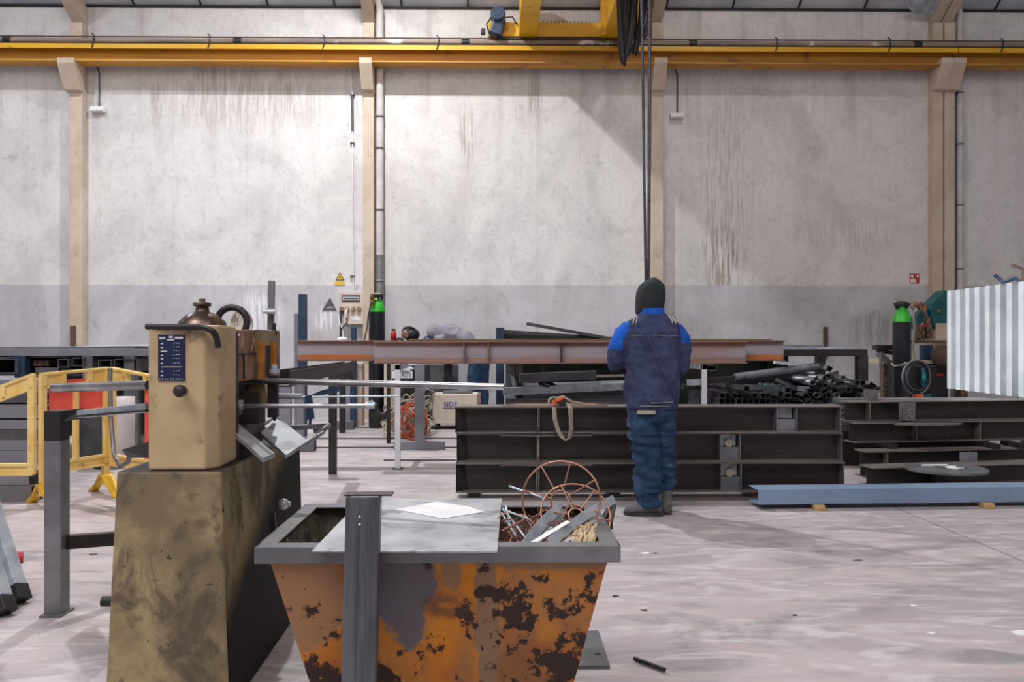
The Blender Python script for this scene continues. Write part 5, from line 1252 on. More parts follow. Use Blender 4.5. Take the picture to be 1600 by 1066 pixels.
# flip knob toward camera
hose = [mp(231, 510.5, Yh + .02), mp(262, 511, Yh + .01), mp(300, 511, Yh), mp(322, 512.5, Yh - .01), mp(334, 518, Yh - .01), mp(340, 527, Yh + .01), mp(343, 543, Yh + .02)]
def smoothpts(p, n=6):
    out = []
    for i in range(len(p) - 1):
        p0 = p[max(0, i - 1)]; p1 = p[i]; p2 = p[i + 1]; p3 = p[min(len(p) - 1, i + 2)]
        for k in range(n):
            t_ = k / n; out.append(.5 * ((2 * p1) + (p2 - p0) * t_ + (2 * p0 - 5 * p1 + 4 * p2 - p3) * t_ ** 2 + (3 * p1 - p0 - 3 * p2 + p3) * t_ ** 3))
    return out + [p[-1]]
hp = smoothpts([Vector(v) + Vector((0, -.012, 0)) for v in hose], 10)
obj('hose', MB().tube(hp, [.0095 + .0016 * (i % 2) for i in range(len(hp))], 12), M['blackrub'], mac)
M['domemetal'] = simple('worn_dome_metal', (124, 104, 92), (78, 62, 54), 16, .3, .6, c3=(190, 180, 170), t3=(.6, .7), s3=10)
# domes on top
X = PX(316, 3.15)
obj('oil_dome', MB().lathe([(.098, 0), (.098, .02), (.088, .05), (.06, .078), (.028, .09), (.024, .11), (.034, .112), (.034, .126), (.012, .128), (.012, .142), (0, .143)], (X, 3.15, hz1 - .03), 28), M['domemetal'], mac)
obj('hand_wheel', MB().tube([(X + .10 + .06 * math.cos(a), 3.2, hz1 + .02 + .06 * math.sin(a)) for a in [2 * PI * i / 20 for i in range(20)]], .014, 8, True), M['blackrub'], mac)
g = NT('clear_glass'); g.b.inputs['Transmission Weight'].default_value = .9; g.b.inputs['Roughness'].default_value = .05; g.b.inputs['Base Color'].default_value = lin((235, 225, 215)); g.b.inputs['IOR'].default_value = 1.15; M['glass'] = g.m
obj('glass_dome', MB().ell((PX(378, 3.3), 3.3, PZ(505, 3.3)), (.045, .045, .055)), M['glass'], mac)
obj('paper_tag', MB().poly([mp(351, 514, 3.0), mp(366, 514, 3.05), mp(375, 524, 3.0), mp(358, 524, 2.95)], .002), M['paper'], mac)
# rear housing
rx0, rx1 = hr - .30, hr + .022
m = MB().box((rx0, 3.02, PZ(592, 3.3)), (rx1 - .01, 3.5, PZ(516, 3.3)))
rh = obj('rear_housing', m, M['pinkpaint'], mac, .006)
obj('rear_plate', MB().box((rx1 - .01, 3.25, PZ(592, 3.3)), (rx1 + .005, 3.56, PZ(516, 3.3))), M['base'], rh)
obj('guide_post', MB().box((rx1 + .005, 3.24, PZ(592, 3.3)), (rx1 + .02, 3.29, PZ(534, 3.3))), M['orangeguide'], rh)
obj('guide_post', MB().box((rx1 + .005, 3.42, PZ(592, 3.4)), (rx1 + .02, 3.45, PZ(534, 3.4))), M['orangeguide'], rh)
obj('slot', MB().box((rx1 + .004, 3.30, PZ(588, 3.4)), (rx1 + .008, 3.41, PZ(540, 3.4))), M['black'], rh)
obj('panel_seam', MB().box((rx1 - .012, 3.02, PZ(554, 3.2)), (rx1 - .004, 3.25, PZ(552, 3.2))).box((rx1 - .012, 3.10, PZ(590, 3.2)), (rx1 - .004, 3.106, PZ(553, 3.2))), M['black'], rh)
obj('lower_body', MB().box((rx0, 3.1, ztp), (rx1 - .10, 3.7, PZ(592, 3.3))), M['black'], mac)
obj('cream_boss', MB().cyl((rx1 - .1, 3.5, PZ(620, 3.5)), (rx1 - .02, 3.5, PZ(610, 3.5)), .06, 20), M['headpaint'], mac)
obj('front_gap_plate', MB().box((hr + .0, Yh2, ztp), (hr + .028, Yh2 + .03, hz1 - .02)), M['darksteel'], mac)
# column with clamp on top (tall thin bar)
obj('top_column', MB().bar(PY(423, 516, 3.56), PY(424.5, 439, 3.56), .027, .02), M['steel'], mac)
obj('clamp_screw', MB().cyl(PY(411, 487, 3.52), PY(430, 487, 3.52), .008).box(PY(417, 491, 3.54), PY(429, 482, 3.53)), M['galv'], mac)
obj('side_screw', MB().cyl(PY(427, 560, 3.5), PY(428, 505, 3.5), .009).ell(PY(428, 520, 3.5), (.014, .014, .018)).ell(PY(427, 548, 3.5), (.016, .014, .02)), M['darksteel'], mac)
# roller bracket: vertical flat
vb = obj('roller_bracket', MB().box((PX(421, 3.3), 3.27, PZ(651, 3.3)), (PX(436, 3.3), 3.30, PZ(586, 3.3))), M['darksteel'], mac, .002)
obj('bracket_bolt', MB().cyl(PY(429, 586, 3.28), PY(429, 570, 3.28), .014, 6).cyl(PY(429, 583, 3.28), PY(429, 577, 3.28), .022, 6), M['galv'], vb, label='bright zinc bolt')
obj('bracket_tip', MB().cyl(PY(429, 651, 3.28), PY(429, 658, 3.28), .012, 12, .004), M['black'], vb)
# side plate with nuts
sp = obj('stop_plate', MB().box((PX(368, 3.15), 3.15, PZ(662, 3.15)), (PX(405, 3.15), 3.17, PZ(611, 3.15))), M['darksteel'], mac, .002)
obj('stop_edge', MB().box((PX(367, 3.12), 3.02, PZ(662, 3.12)), (PX(369.5, 3.12), 3.15, PZ(610, 3.12))), M['steel'], mac)
obj('hex_nut', MB().cyl(PY(360, 633, 3.1), PY(366.5, 633, 3.1), .022, 6), M['galv'], mac, label='bright zinc nut')
obj('hex_nut', MB().cyl(PY(370, 633, 3.1), PY(379, 633, 3.1), .022, 6), M['galv'], mac, label='bright zinc nut')
obj('hex_nut', MB().cyl(PY(373, 641, 3.1), PY(377, 641, 3.1), .02, 6), M['steel'], mac)
# sloping trays
A_, B_, C_, D_ = PY(392, 663, 3.2), PY(447, 711, 3.05), PY(481, 689, 3.25), PY(432, 650, 3.5)
obj('feed_tray', MB().poly([B_ + (D_ - C_), B_, C_, D_], .014), M['plate'], mac)
obj('feed_tray', MB().poly([PY(354, 666, 3.0), PY(411, 716, 2.88), PY(429, 708, 2.98), PY(372, 661, 3.12)], .016), M['plate'], mac)
obj('tray_support', MB().poly([PY(356, 660, 3.05), PY(390, 676, 3.12), PY(414, 662, 3.3), PY(380, 655, 3.4)], .02), M['darksteel'], mac)
obj('tray_arm', MB().tube([C_ + Vector((-.01, 0, -.01)), PY(505, 676, 3.35)], .008), M['steel'], mac)
# rods to the right
o = obj('long_bar', MB().cyl(PY(356, 594, 3.32), PY(788, 605, 2.95), .0125, 16), M['chrome']); tag(o, 'longest shiny round bar running right from the bending machine', 'bar')
o = obj('long_bar', MB().cyl(PY(404, 618, 3.6), PY(473, 620, 3.5), .0135, 16).cyl(PY(470, 620, 3.5), PY(622, 619.5, 3.5), .0045, 12), M['galv']); tag(o, 'stepped bar that becomes thin, between the long bar and the threaded one', 'bar')
t = thing('threaded_bar', 'lowest round bar from the machine with a dark hooked plate at its end', 'bar', PY(600, 650, 3.1))
obj('bar', MB().cyl(PY(379, 634.5, 3.1), PY(575, 634.5, 3.1), .0085, 14), M['chrome'], t)
obj('collar', MB().cyl(PY(572, 634, 3.1), PY(586, 634, 3.1), .013, 12).bar(PY(575, 629, 3.1), PY(583, 627, 3.1), .012, .01), M['galv'], t)
pts = [PY(587 + 18 * math.cos(a) , 632 + 16 * math.sin(a), 3.1) for a in [PI * (.05 + .9 * i / 10) + 0 for i in range(11)]]
obj('hook_plate', MB().poly([PY(a, b, 3.1) for a, b in ((580, 631), (589, 631), (589, 640), (594, 646), (600, 646), (607, 637), (612, 641), (604, 655), (596, 658), (588, 657), (586, 666), (584, 657), (577, 651), (584, 648), (581, 640))], .02, (0, 1, 0)), M['darksteel'], t)
t = thing('lever_arm', 'dark petrol blue angled lever arm on a thin stand behind the long bars', 'lever', FL(485, 690))
obj('arm', MB().poly([PY(485, 618, 3.5), PY(500, 611, 3.5), PY(528, 603, 3.5), PY(529, 612, 3.5), PY(508, 617, 3.5), PY(490, 620, 3.5)], .04, (0, 1, 0)), M['bluepaint'], t)
obj('hanger', MB().bar(PY(482, 618, 3.5), PY(486, 655, 3.5), .028, .016).bar(PY(485, 652, 3.5), PY(484, 669, 3.5), .01, .01), M['bluepaint'], t)
q = FL(470, 668); b0 = PY(440, 663, 3.5)
obj('base_arm', MB().bar(PY(448, 669, 3.5), PY(514, 665, 3.5), .04, .02).bar(PY(497, 665, 3.5), PY(499, 678, 3.5), .04, .03).tube([PY(514, 665, 3.5), PY(500, 676, 3.4), PY(478, 692, 3.3)], .012), M['steel'], t)
# posts and boxes behind the machine on the right
for (px, pyf, w_, top, m_, l) in ((446, 705, .13, 598, 'steelpaint', 'wide lilac grey post just right of the bending machine'), (470, 690, .08, 598, 'steelpaint', 'narrower lilac grey post right of the wide one'), (540, 668, .15, 570, 'steelpaint', 'lilac grey post partly behind the thin dark post')):
    P = FL(px, pyf); o = obj('support_post', MB().sqtube((P.x, P.y, 0), (P.x, P.y, PZ(top, P.y)), w_, .08, .006, (0, 1, 0)), M[m_], bev=0); tag(o, l, 'post')
P = FL(470, 706); t = obj('box_section', MB().sqtube((PX(440, P.y), P.y + .05, .065), (PX(491, P.y), P.y + .05, .065), .12, .13, .008), M['steel']); tag(t, 'short grey box section on the floor right of the machine', 'box section')
P = FL(548, 672); t = obj('box_section', MB().sqtube((PX(515, P.y), P.y + .05, .06), (PX(552, P.y), P.y + .05, .06), .12, .12, .008), M['steel']); tag(t, 'grey box section on the floor behind the thin dark post', 'box section')
for k, (y, xa_, xb_, l) in enumerate(((669, 435, 715, 'farthest'), (686, 470, 715, 'second farthest'), (700, 480, 715, 'second nearest'), (720, 600, 712, 'nearest'))):
    P = FL(600, y); o = obj('floor_rail', MB().box((PX(xa_, P.y), P.y - .03, 0), (PX(xb_, P.y), P.y + .03, .012)), M['grey']); tag(o, l + ' of the flat steel rails set on the floor behind the white trestle', 'rail')
# wall clutter behind (lower band)
def blk(nm, x0_, y0_, x1_, y1_, Y, dy, mat, label, cat, bev=.004, ground=True):
    z0 = 0 if ground else PZ(y1_, Y)
    o = obj(nm, MB().box((PX(x0_, Y), Y, z0), (PX(x1_, Y), Y + dy, PZ(y0_, Y))), M[mat], bev=bev); return tag(o, label, cat)
blk('blue_post', 466, 460, 477.5, 600, 10.5, .1, 'bluepaint', 'dark blue steel upright rising above the left end of the rusty beams', 'post')
blk('lilac_board', 459, 490, 466, 640, 10.7, .06, 'steelpaint', 'pale lilac board standing behind the dark blue upright', 'board')
blk('dark_bar', 530, 570, 538, 640, 10.9, .1, 'black', 'black upright bar behind the rusty beam ends', 'bar')
blk('blue_box', 548, 511, 556, 528, 11.6, .1, 'bluepaint', 'small blue box standing under the electric box', 'box', .01)
blk('cream_board', 600, 568, 612, 640, 11.2, .05, 'cream', 'narrow beige board right of the left gas cylinder', 'board')
blk('cream_cupboard', 545, 568, 566, 632, 11.8, .2, 'concrete', 'beige grey plinth behind the left gas cylinder', 'plinth')
blk('dark_cabinet', 660, 570, 715, 640, 12.5, .3, 'grey', 'dark grey cabinet behind the second worker', 'cabinet')
blk('black_post', 694, 569, 706, 640, 12.3, .12, 'black', 'black post left of the second worker', 'post')
t = blk('blue_machine_post', 775, 512, 788, 640, 9.0, .14, 'bluepaint', 'worn dark blue steel post right of the second worker', 'post')
blk('dark_bench', 605, 600, 655, 640, 12.3, .2, 'cream', 'beige panel under the navy waste sign', 'panel')
blk('rubbish_bin', 624, 571, 668, 640, 11.3, .4, 'black', 'black open bin with a navy and white sign on its rim', 'bin', .004)
o = obj('sheet_plate', MB().poly([PY(622, 577, 11.1), PY(640, 568, 11.5), PY(662, 568, 11.5), PY(640, 579, 11.2)], .02), M['galv']); tag(o, 'bent pale metal offcut lying over the black bin', 'offcut')
t = thing('waste_sign', 'navy and white sign with large capitals beside the white trestle leg', 'sign', PY(634, 592, 11.2))
obj('panel', MB().box((PX(612, 11.20), 11.20, PZ(594, 11.20)), (PX(645, 11.20), 11.22, PZ(579, 11.20))), M['navy'], t)
obj('white_field', MB().box((PX(612.5, 11.19), 11.194, PZ(591, 11.2)), (PX(644.5, 11.19), 11.20, PZ(580, 11.20))), M['paper'], t)
wt = text('ASTE', .10, M['navy'], (PX(635, 11.19), 11.19, PZ(586, 11.19)), t); wt.scale = (.62, 1, 1)
# cable heap
t = MB(); rr = random.Random(11)
for k in range(80):
    c = FL(640 + rr.uniform(-26, 22), 682 + rr.uniform(-12, 6)); r_ = rr.uniform(.06, .22); z = rr.uniform(.01, .5) * (1 - abs(rr.uniform(-.5, .5)))
    a0 = rr.uniform(0, 6); ti = rr.uniform(-.8, .8)
    t.tube([c + Vector((r_ * math.cos(a0 + u * .6), r_ * .6 * math.sin(a0 + u * .6), max(.012, z + .12 * math.sin(u * .7 + ti)))) for u in range(8)], .010, 6)
o = obj('cable_heap', t, M['strap']); tag(o, 'heap of tangled grey cables and offcuts on the floor behind the white trestle leg', 'cables'); o['kind'] = 'stuff'
t = MB()
for k in range(7):
    c = FL(640 + rr.uniform(-9, 9), 690) + Vector((0, .1 * rr.uniform(-1, 1), 0)); R0 = .09 + .022 * k
    t.tube([c + Vector((R0 * math.cos(a) * .9, .05 * math.sin(3 * a + k) - .05, .27 + R0 * math.sin(a) * 1.05 + .03 * math.sin(2 * a + k))) for a in [2 * PI * i / 24 for i in range(24)]], .011, 6, True)
o = obj('orange_cable', t, M['orange']); o.location.z = 0.0; tag(o, 'coil of orange cable between the white leg and the grey post', 'cable')
# cream box on castors with SIDE lettering
Yc = 9.9; P = FL(700, 672); Yc = P.y
t = thing('machine_cabinet', 'cream wheeled cabinet with blue outlined capitals left of the beam stack', 'cabinet', (PX(706, Yc), Yc, 0))
obj('body', MB().box((PX(676, Yc), Yc, PZ(662, Yc)), (PX(746, Yc), Yc + .5, PZ(616, Yc))), M['cream'], t, .01)
obj('side_panel', MB().box((PX(746, Yc) + .001, Yc + .02, PZ(662, Yc)), (PX(750, Yc), Yc + .5, PZ(617, Yc))), M['pinkpaint'], t)
obj('stripe', MB().box((PX(692, Yc), Yc - .003, PZ(638.4, Yc)), (PX(730, Yc), Yc, PZ(637.4, Yc))), M['navy'], t)
text('SIDE', .10, M['bluetext'] if 'bluetext' in M else M['navy'], (PX(704, Yc), Yc - .002, PZ(632.5, Yc)), t)
for px in (682, 742):
    for yy in (.06, .42): obj('castor', MB().cyl((PX(px, Yc) - .02, Yc + yy, .05), (PX(px, Yc) + .02, Yc + yy, .05), .05).box((PX(px, Yc) - .02, Yc + yy - .02, .06), (PX(px, Yc) + .02, Yc + yy + .02, PZ(662, Yc))), M['blackrub'], t)
o = obj('grey_bar', MB().bar(PY(693, 612, Yc + .2), PY(738, 612, Yc + .2), .3, .03), M['steel']); tag(o, 'flat grey bar lying above the cream cabinet', 'bar')
o.location.z = PZ(616, Yc) + .001
# things on the beams
zt = PZ(533.5, 7.95)
t = thing('grinder_tool', 'black helmet shaped power tool on the far bench behind the rusty beams', 'tool', PY(642, 532, 9.6))
obj('body', MB().ell(PY(643, 523, 9.6), (.10, .09, .08)), M['black'], t)
obj('handle', MB().tube([PY(629, 520, 9.55), PY(632, 513, 9.55), PY(640, 511, 9.55), PY(647, 514, 9.55), PY(648, 520, 9.55)], .016), M['blackrub'], t)
obj('disc', MB().ell(PY(633, 523, 9.52), (.045, .02, .05)), M['pinkpaint'], t)
t = thing('spray_can', 'small red spray bottle on the bench right of the left gas cylinder', 'bottle', PY(615, 533, 9.6))
obj('bottle', MB().lathe([(0, 0), (.034, 0), (.034, .09), (.02, .11), (.012, .125), (0, .125)], PY(615, 533, 9.6)), M['red'], t)
obj('trigger', MB().bar(PY(612, 516, 9.6), PY(617.5, 516, 9.6), .03, .03).cyl(PY(615, 520, 9.6), PY(615, 516, 9.6), .012), M['concrete_brown'], t)
o = obj('hose_piece', MB().tube([PY(620, 533, 9.6), PY(622, 529, 9.6), PY(628, 530, 9.6), PY(630, 533, 9.6)], .016), M['blackrub']); tag(o, 'short black hose loop between the red bottle and the black tool', 'hose')
b = thing('far_bench', 'bench behind the rusty beams carrying the red bottle and black tool', 'bench', (PX(630, 9.6), 9.6, 0))
obj('top', MB().box((PX(600, 9.6), 9.4, PZ(533, 9.6) - .05), (PX(660, 9.6), 9.9, PZ(533, 9.6))), M['darksteel'], b)
for px in (603, 657): obj('leg', MB().box((PX(px, 9.6) - .02, 9.8, 0), (PX(px, 9.6) + .02, 9.88, PZ(533, 9.6) - .05)), M['darksteel'], b)
o = obj('crumpled_paper', MB().ell(PY(535, 531, 8.15), (.06, .05, .03), 9, 6), M['paper']); tag(o, 'crumpled white paper on the left end of the rusty beams', 'paper')
o = obj('glove', MB().ell(PY(548, 532, 8.15) + Vector((.0, 0, .0)), (.07, .04, .015)), M['cream']); bpy.data.objects.remove(o)
t = thing('table_clutter', 'small cream and blue box with white tag behind the machine column', 'box', PY(442, 556, 6.5))
bpy.data.objects.remove(t)

# ---------------------------------------------------------------- scrap skip in front
Yf, Yr_ = 2.37, 3.0
xl, xr = PX(397, Yf), PX(970, Yf); zr = PZ(854, Yf); zrb = PZ(880, Yf)
cx = (xl + xr) / 2
bin_ = thing('scrap_skip', 'rusty orange scrap skip with a grey steel rim in the foreground', 'skip', (cx, (Yf + Yr_) / 2, 0))
rw = .055
m = MB()
xlb, xrb = xl + .035, xr - .03          # body top
def sk(x0_, x1_, y0_, y1_, x2_, x3_, y2_, y3_, t_=.006): pass
fbx0 = PX(470, Yf); f2 = (zrb - 0) / (zrb - PZ(1066, Yf))
bx0 = xlb + (fbx0 - xlb) * f2 * .93; bx1 = xrb - (xrb - PX(905, Yf)) * f2 * .93
yft, yfb = Yf + .012, Yf + .10
ybt, ybb = Yr_ - .012, Yr_ - .10
zl_ = .03
T = [(xlb, yft), (xrb, yft), (xrb, ybt), (xlb, ybt)]; Bt = [(bx0, yfb), (bx1, yfb), (bx1, ybb), (bx0, ybb)]
th = .008
def inn(P, s): cxx = (P[0][0] + P[1][0]) / 2; cyy = (P[0][1] + P[2][1]) / 2; return [(x_ - math.copysign(s, x_ - cxx), y - math.copysign(s, y - cyy)) for x_, y in P]
zT = zrb + .03
To = [(x_, y, zT) for x_, y in T]; Bo = [(x_, y, zl_) for x_, y in Bt]; Ti = [(x_, y, zT) for x_, y in inn(T, th)]; Bi = [(x_, y, zl_ + th) for x_, y in inn(Bt, th)]
vs = To + Bo + Ti + Bi
fs = []
for i in range(4):
    j = (i + 1) % 4; fs += [(i, j, 4 + j, 4 + i), (8 + j, 8 + i, 12 + i, 12 + j), (i, 8 + i, 8 + j, j)]
fs += [(4, 5, 6, 7), (15, 14, 13, 12)]
bb = MB().add(vs, fs)
sk_ = obj('body', bb, None, bin_, mats=[M['rust'], M['inside']], fm=lambda c, n_: 1 if ((Vector((cx, (Yf + Yr_) / 2, .4)) - c).dot(n_) > 0) else 0)
# rim: four angle bars
t_ = .006
obj('rim_front', MB().box((xl, Yf, zrb), (xr, Yf + t_, zr)).box((xl, Yf + t_, zr - t_), (xr, Yf + rw, zr)), M['steel'], bin_, .0015).name = 'rim_bar'
obj('rim_back', MB().box((xl, Yr_ - t_, zrb), (xr, Yr_, zr)).box((xl, Yr_ - rw, zr - t_), (xr, Yr_ - t_, zr)), M['steel'], bin_, .0015).name = 'rim_bar'
obj('rim_left', MB().box((xl, Yf + t_, zrb), (xl + t_, Yr_ - t_, zr)).box((xl + t_, Yf + rw, zr - t_), (xl + rw, Yr_ - rw, zr)), M['steel'], bin_, .0015).name = 'rim_bar'
obj('rim_right', MB().box((xr - t_, Yf + t_, zrb), (xr, Yr_ - t_, zr)).box((xr - rw, Yf + rw, zr - t_), (xr - t_, Yr_ - rw, zr)), M['steel'], bin_, .0015).name = 'rim_bar'
for sx in (0, 1):
    X = xl + .15 if sx == 0 else xr - .15
    obj('skid', MB().box((X - .03, Yf + .14, 0), (X + .03, Yr_ - .14, zl_)), M['darksteel'], bin_)
# scrap fill
rr = random.Random(4); m = MB()
zsc = .36
nx, ny = 26, 14; vs = []; fs = []
for j in range(ny):
    for i in range(nx):
        fx = i / (nx - 1); fy = j / (ny - 1); x_ = xlb + .10 + (xrb - xlb - .20) * fx; y = yft + .06 + (ybt - yft - .12) * fy
        h_ = .33 + .21 * max(0, (fx - .45)) / .55 + .035 * noise.noise(Vector((x_ * 14, y * 14, 3)))
        vs.append((x_, y, h_))
for j in range(ny - 1):
    for i in range(nx - 1): fs.append((j * nx + i, j * nx + i + 1, (j + 1) * nx + i + 1, (j + 1) * nx + i))
o = obj('scrap_fill', MB().add(vs, fs), M['scrap']); tag(o, 'loose mixed metal scrap filling the orange skip', 'scrap'); o['kind'] = 'stuff'
m = MB()
for k in range(170):
    c = Vector((rr.uniform(xr - .36, xr - .10), rr.uniform(Yf + .15, Yr_ - .1), rr.uniform(.48, .62))); a0 = rr.uniform(0, 6); r_ = rr.uniform(.02, .07)
    n1 = Vector((rr.uniform(-1, 1), rr.uniform(-1, 1), rr.uniform(-.6, .6))).normalized(); u = n1.orthogonal().normalized(); v = n1.cross(u)
    m.tube([c + u * r_ * math.cos(a0 + q * .7) + v * r_ * math.sin(a0 + q * .7) for q in range(rr.randint(3, 7))], .0024, 5)
o = obj('wire_tangle', m, M['copper']); tag(o, 'tangle of thin rusty wire in the right end of the skip', 'wire'); o['kind'] = 'stuff'
# plate over skip
zp = zr + .002
pl_ = [FL(487, 861, zp + .004), FL(777, 862, zp + .004), FL(784, 779, zp + .004), FL(556, 779, zp + .004), FL(540, 806, zp + .004)]
o = obj('cover_plate', MB().poly(pl_, .004), M['plate']); tag(o, 'grey sheet steel plate laid across the skip rim', 'steel plate')
o = obj('paper_sheet', MB().poly([FL(617, 796, zp + .006), FL(692, 810, zp + .006), FL(757, 800, zp + .006), FL(733, 792, zp + .006), FL(683, 784, zp + .006)], .001), M['paper']); tag(o, 'white diamond shaped paper sheet on the plate covering the skip', 'paper')
# upright channel in front of skip
Yu = 2.27; ua, ub = PX(540, Yu), PX(598, Yu); zt = PZ(776, Yu)
m = MB().prism([(0, 0), (ub - ua - .008, 0), (ub - ua - .008, -.045), (ub - ua - .014, -.045), (ub - ua - .014, -.006), (.006, -.006), (.006, -.045), (0, -.045)], (ua + .004, Yu, 0), (ua + .004 - .0, Yu, zt), (0, -1, 0))
xb0 = PX(533, Yu)
t = thing('upright_channel', 'dark steel channel standing upright in front of the skip', 'steel channel', ((ua + ub) / 2, Yu, 0))
tilt = (PX(540, Yu) - PX(533, Yu)) / (zt - PZ(1066, Yu)) * zt
hx = MB()
def quad(x0_, x1_, y0_, y1_): hx.hexa([(x0_ - tilt, y0_, .004), (x1_ - tilt, y0_, .004), (x1_ - tilt, y1_, .004), (x0_ - tilt, y1_, .004), (x0_, y0_, zt), (x1_, y0_, zt), (x1_, y1_, zt), (x0_, y1_, zt)])
wv = PX(593, Yu) - ua
quad(ua, ua + wv, Yu, Yu + .007); quad(ua, ua + .007, Yu + .007, Yu + .05); quad(ua + wv - .007, ua + wv, Yu + .007, Yu + .05)
obj('channel', hx, M['upsteel'] if 'upsteel' in M else M['steel'], t, .003)
r1 = MB()
for q in (.38, .62):
    xx = ua + wv * q; r1.hexa([(xx - .003 - tilt, Yu - .002, .01), (xx + .003 - tilt, Yu - .002, .01), (xx + .003 - tilt, Yu, .01), (xx - .003 - tilt, Yu, .01), (xx - .003, Yu - .002, zt - .01), (xx + .003, Yu - .002, zt - .01), (xx + .003, Yu, zt - .01), (xx - .003, Yu, zt - .01)])
obj('edge_ridge', r1, M['upsteel'], t)
obj('cap_plate', MB().box((PX(536, Yu), Yu + .01, zt), (PX(611, Yu), Yu + .06, zt + .004)), M['darksteel'], t)
for py in (808, 820): obj('rivet', MB().ell(PY(562, py, Yu - .002), (.0045, .003, .0045), 10, 6), M['galv'], t)
obj('foot_plate', MB().box((ua - tilt - .02, Yu - .03, 0), (ua + wv - tilt + .02, Yu + .06, .006)), M['steel'], t)
# wire wheels
def wheel(c, R, ax, label, spokes=8, hub=.25, second=None):
    t = thing('wire_wheel', label, 'wire reel', c, 'copper coloured wire reel ends in the skip'); del t['group']
    ax = Vector(ax).normalized(); u = ax.cross(Vector((0, 0, 1))).normalized(); v = u.cross(ax)
    C_ = Vector(c)
    obj('rim', MB().tube([C_ + (u * math.cos(a) + v * math.sin(a)) * R * (1 + .015 * math.sin(3 * a)) for a in [2 * PI * i / 48 for i in range(48)]], .0034, 8, True), M['copper'], t)
    obj('hub_ring', MB().tube([C_ + (u * math.cos(a) + v * math.sin(a)) * R * hub for a in [2 * PI * i / 24 for i in range(24)]], .0034, 8, True), M['copper'], t)
    for i in range(spokes):
        a = 2 * PI * i / spokes + .2; obj('spoke', MB().tube([C_ + (u * math.cos(a) + v * math.sin(a)) * R * hub, C_ + (u * math.cos(a) + v * math.sin(a)) * R + ax * .004], .0027, 6), M['copper'], t)
    return t
wheel(PY(876, 783, 2.72), .137, (-.35, -1, .25), 'larger copper coloured wire reel end leaning up at the back of the skip')
wheel(PY(900, 806, 2.66), .118, (.15, -1, .75), 'smaller copper coloured wire reel end leaning in front of the larger one', 6, .22)
obj_ = [( (815, 862, 2.50), (873, 795, 2.68), .038, 'galv', 'bent galvanised strip left of the two in the skip'), ((858, 850, 2.47), (960, 780, 2.78), .034, 'galv', 'long galvanised strip leaning up over the skip corner at right')]
for a, b, w_, m_, l in obj_:
    A = PY(*a); B = PY(*b); t = thing('metal_strip', l, 'metal strip', A); del_ = None
    n_ = 10; pts = [A + (B - A) * (i / n_) + Vector((0, 0, .012 * math.sin(i / n_ * PI))) for i in range(n_ + 1)]
    obj('strip', ribbon(MB(), pts, (.6, .15, -.75), w_, .0012), M[m_], t)
    obj('fold', ribbon(MB(), [p + Vector((.010, -.004, -.028)) for p in pts[:8]], (.3, -.8, -.2), .022, .001), M['plate'], t)
m = ribbon(MB(), [PY(873, 795, 2.68), PY(878, 792, 2.70), PY(881, 797, 2.69), PY(874, 806, 2.68), PY(862, 818, 2.64), PY(846, 832, 2.6)], (.6, .15, -.75), .03, .001)
o = obj('curled_strip', m, M['galv']); tag(o, 'curled end of galvanised strip in the middle of the skip scrap', 'metal strip')
for k, (a, b, l) in enumerate((((796, 760, 2.85), (850, 779, 2.7), 'thin pale rod sticking out of the skip towards the upper left'), ((786, 795, 2.8), (822, 842, 2.55), 'thin zinc rod leaning at the left of the open scrap'), ((784, 802, 2.8), (806, 838, 2.6), 'short zinc rod beside the cover plate'), ((790, 790, 2.8), (800, 832, 2.65), 'upright thin zinc rod beside the cover plate'), ((786, 797, 2.75), (826, 811, 2.6), 'nearly level zinc rod behind the cover plate edge'), ((784, 830, 2.6), (824, 810, 2.7), 'copper coloured rod rising from the cover plate edge'))):
    o = obj('thin_rod', MB().cyl(PY(*a), PY(*b), .004, 8), M['galv'] if k < 5 else M['copper']); tag(o, l, 'rod')
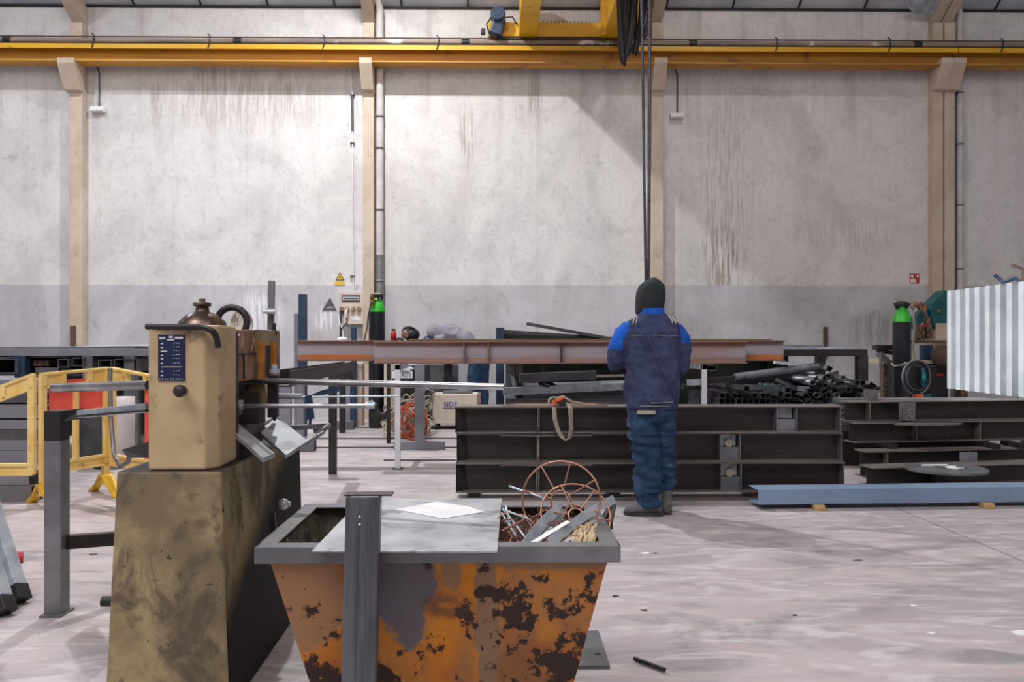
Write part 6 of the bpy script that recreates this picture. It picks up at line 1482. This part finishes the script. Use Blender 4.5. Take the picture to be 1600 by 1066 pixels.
# bundle of wood sticks
t = thing('stick_bundle', 'bundle of pale straw coloured sticks at the right end of the skip', 'bundle', PY(915, 855, 2.55))
m = MB()
for k in range(28):
    i, j = k % 7, k // 7; s0 = PY(898 + i * 5.2 + rr.uniform(-1, 1), 850 - j * 7 + 1.0 * i, 2.47 + .03 * j); m.bar(s0 + Vector((-.012, -.02, -.03)), s0 + Vector((.02 + rr.uniform(-.01, .01), .07, .012 + rr.uniform(-.008, .008))), .010, .010)
obj('sticks', m, M['straw'], t)
m = MB()
o = obj('black_bracket', MB().bar(PY(938, 822, 2.8), PY(958, 788, 2.85), .02, .02).bar(PY(952, 822, 2.8), PY(959, 788, 2.85), .015, .02).bar(PY(936, 822, 2.8), PY(957, 822, 2.8), .02, .02), M['darksteel']); tag(o, 'dark bent steel bracket at the back right corner of the skip', 'bracket')
o = obj('white_strip', ribbon(MB(), [PY(821, 855, 2.45), PY(850, 838, 2.5), PY(888, 815, 2.55)], (.2, -.8, -.3), .02, .001), M['paper']); tag(o, 'narrow white strip beside the bent galvanised strip', 'strip')

# ---------------------------------------------------------------- floor bits
z = .012
o = obj('base_plate', MB().poly([FL(880, 985, .014), FL(884, 1040, .014), FL(953, 1040, .014), FL(935, 985, .014)], .014), M['steel'], bev=.002)
tag(o, 'grey steel base plate with a hole on the floor right of the skip', 'steel plate')
p_ = FL(934, 1022, .0145); q = obj('bolt_hole', MB().cyl(p_, p_ + Vector((0, 0, .001)), .012), M['black'], o)
o = obj('black_rod', MB().cyl(FL(991, 1029, .012), FL(1039, 1047, .012), .008), M['black']); tag(o, 'short black rod on the floor right of the base plate', 'rod')
o = obj('floor_panel', MB().box((PX(950, 3), 3.0, -.0), (PX(951, 3), 3.01, .0005)), M['grey']); bpy.data.objects.remove(o)
for (px, py, w_, m_, l, nm) in ((1010, 865, .035, 'paper', 'white paper scrap on the floor below the worker', 'paper_scrap'), (1023, 865, .014, 'darksteel', 'dark crumb beside the white paper scrap', 'debris'), (1342, 876, .03, 'steel', 'small metal shaving on the floor at right centre', 'metal_shaving'), (960, 932, .018, 'darksteel', 'dark chip on the floor right of the skip rim', 'debris'), (1007, 954, .02, 'concrete_brown', 'brown chip on the floor in front of the worker', 'debris'), (997, 1036, .02, 'concrete', 'beige chip beside the black rod', 'debris'), (1426, 947, .018, 'paper', 'pale chip on the floor at right', 'debris'), (1456, 990, .02, 'paper', 'pale flake on the floor low right', 'debris'), (1596, 990, .06, 'paper', 'white strip on the floor at the right edge', 'paper_scrap'), (145, 867, .03, 'concrete_brown', 'small brown wedge on the floor between the stand and machine', 'debris'), (1243, 962, .012, 'darksteel', 'tiny dark speck on the floor at centre right', 'debris')):
    p_ = FL(px, py); a0 = px * .7
    o = obj(nm, MB().poly([p_ + Vector((w_ * math.cos(a0 + a) * (1.3 if a < 2 else .7), w_ * .6 * math.sin(a0 + a), .003)) for a in (0, 1.3, 2.6, 3.9, 5.1)], .003), M[m_]); tag(o, l, 'floor debris')
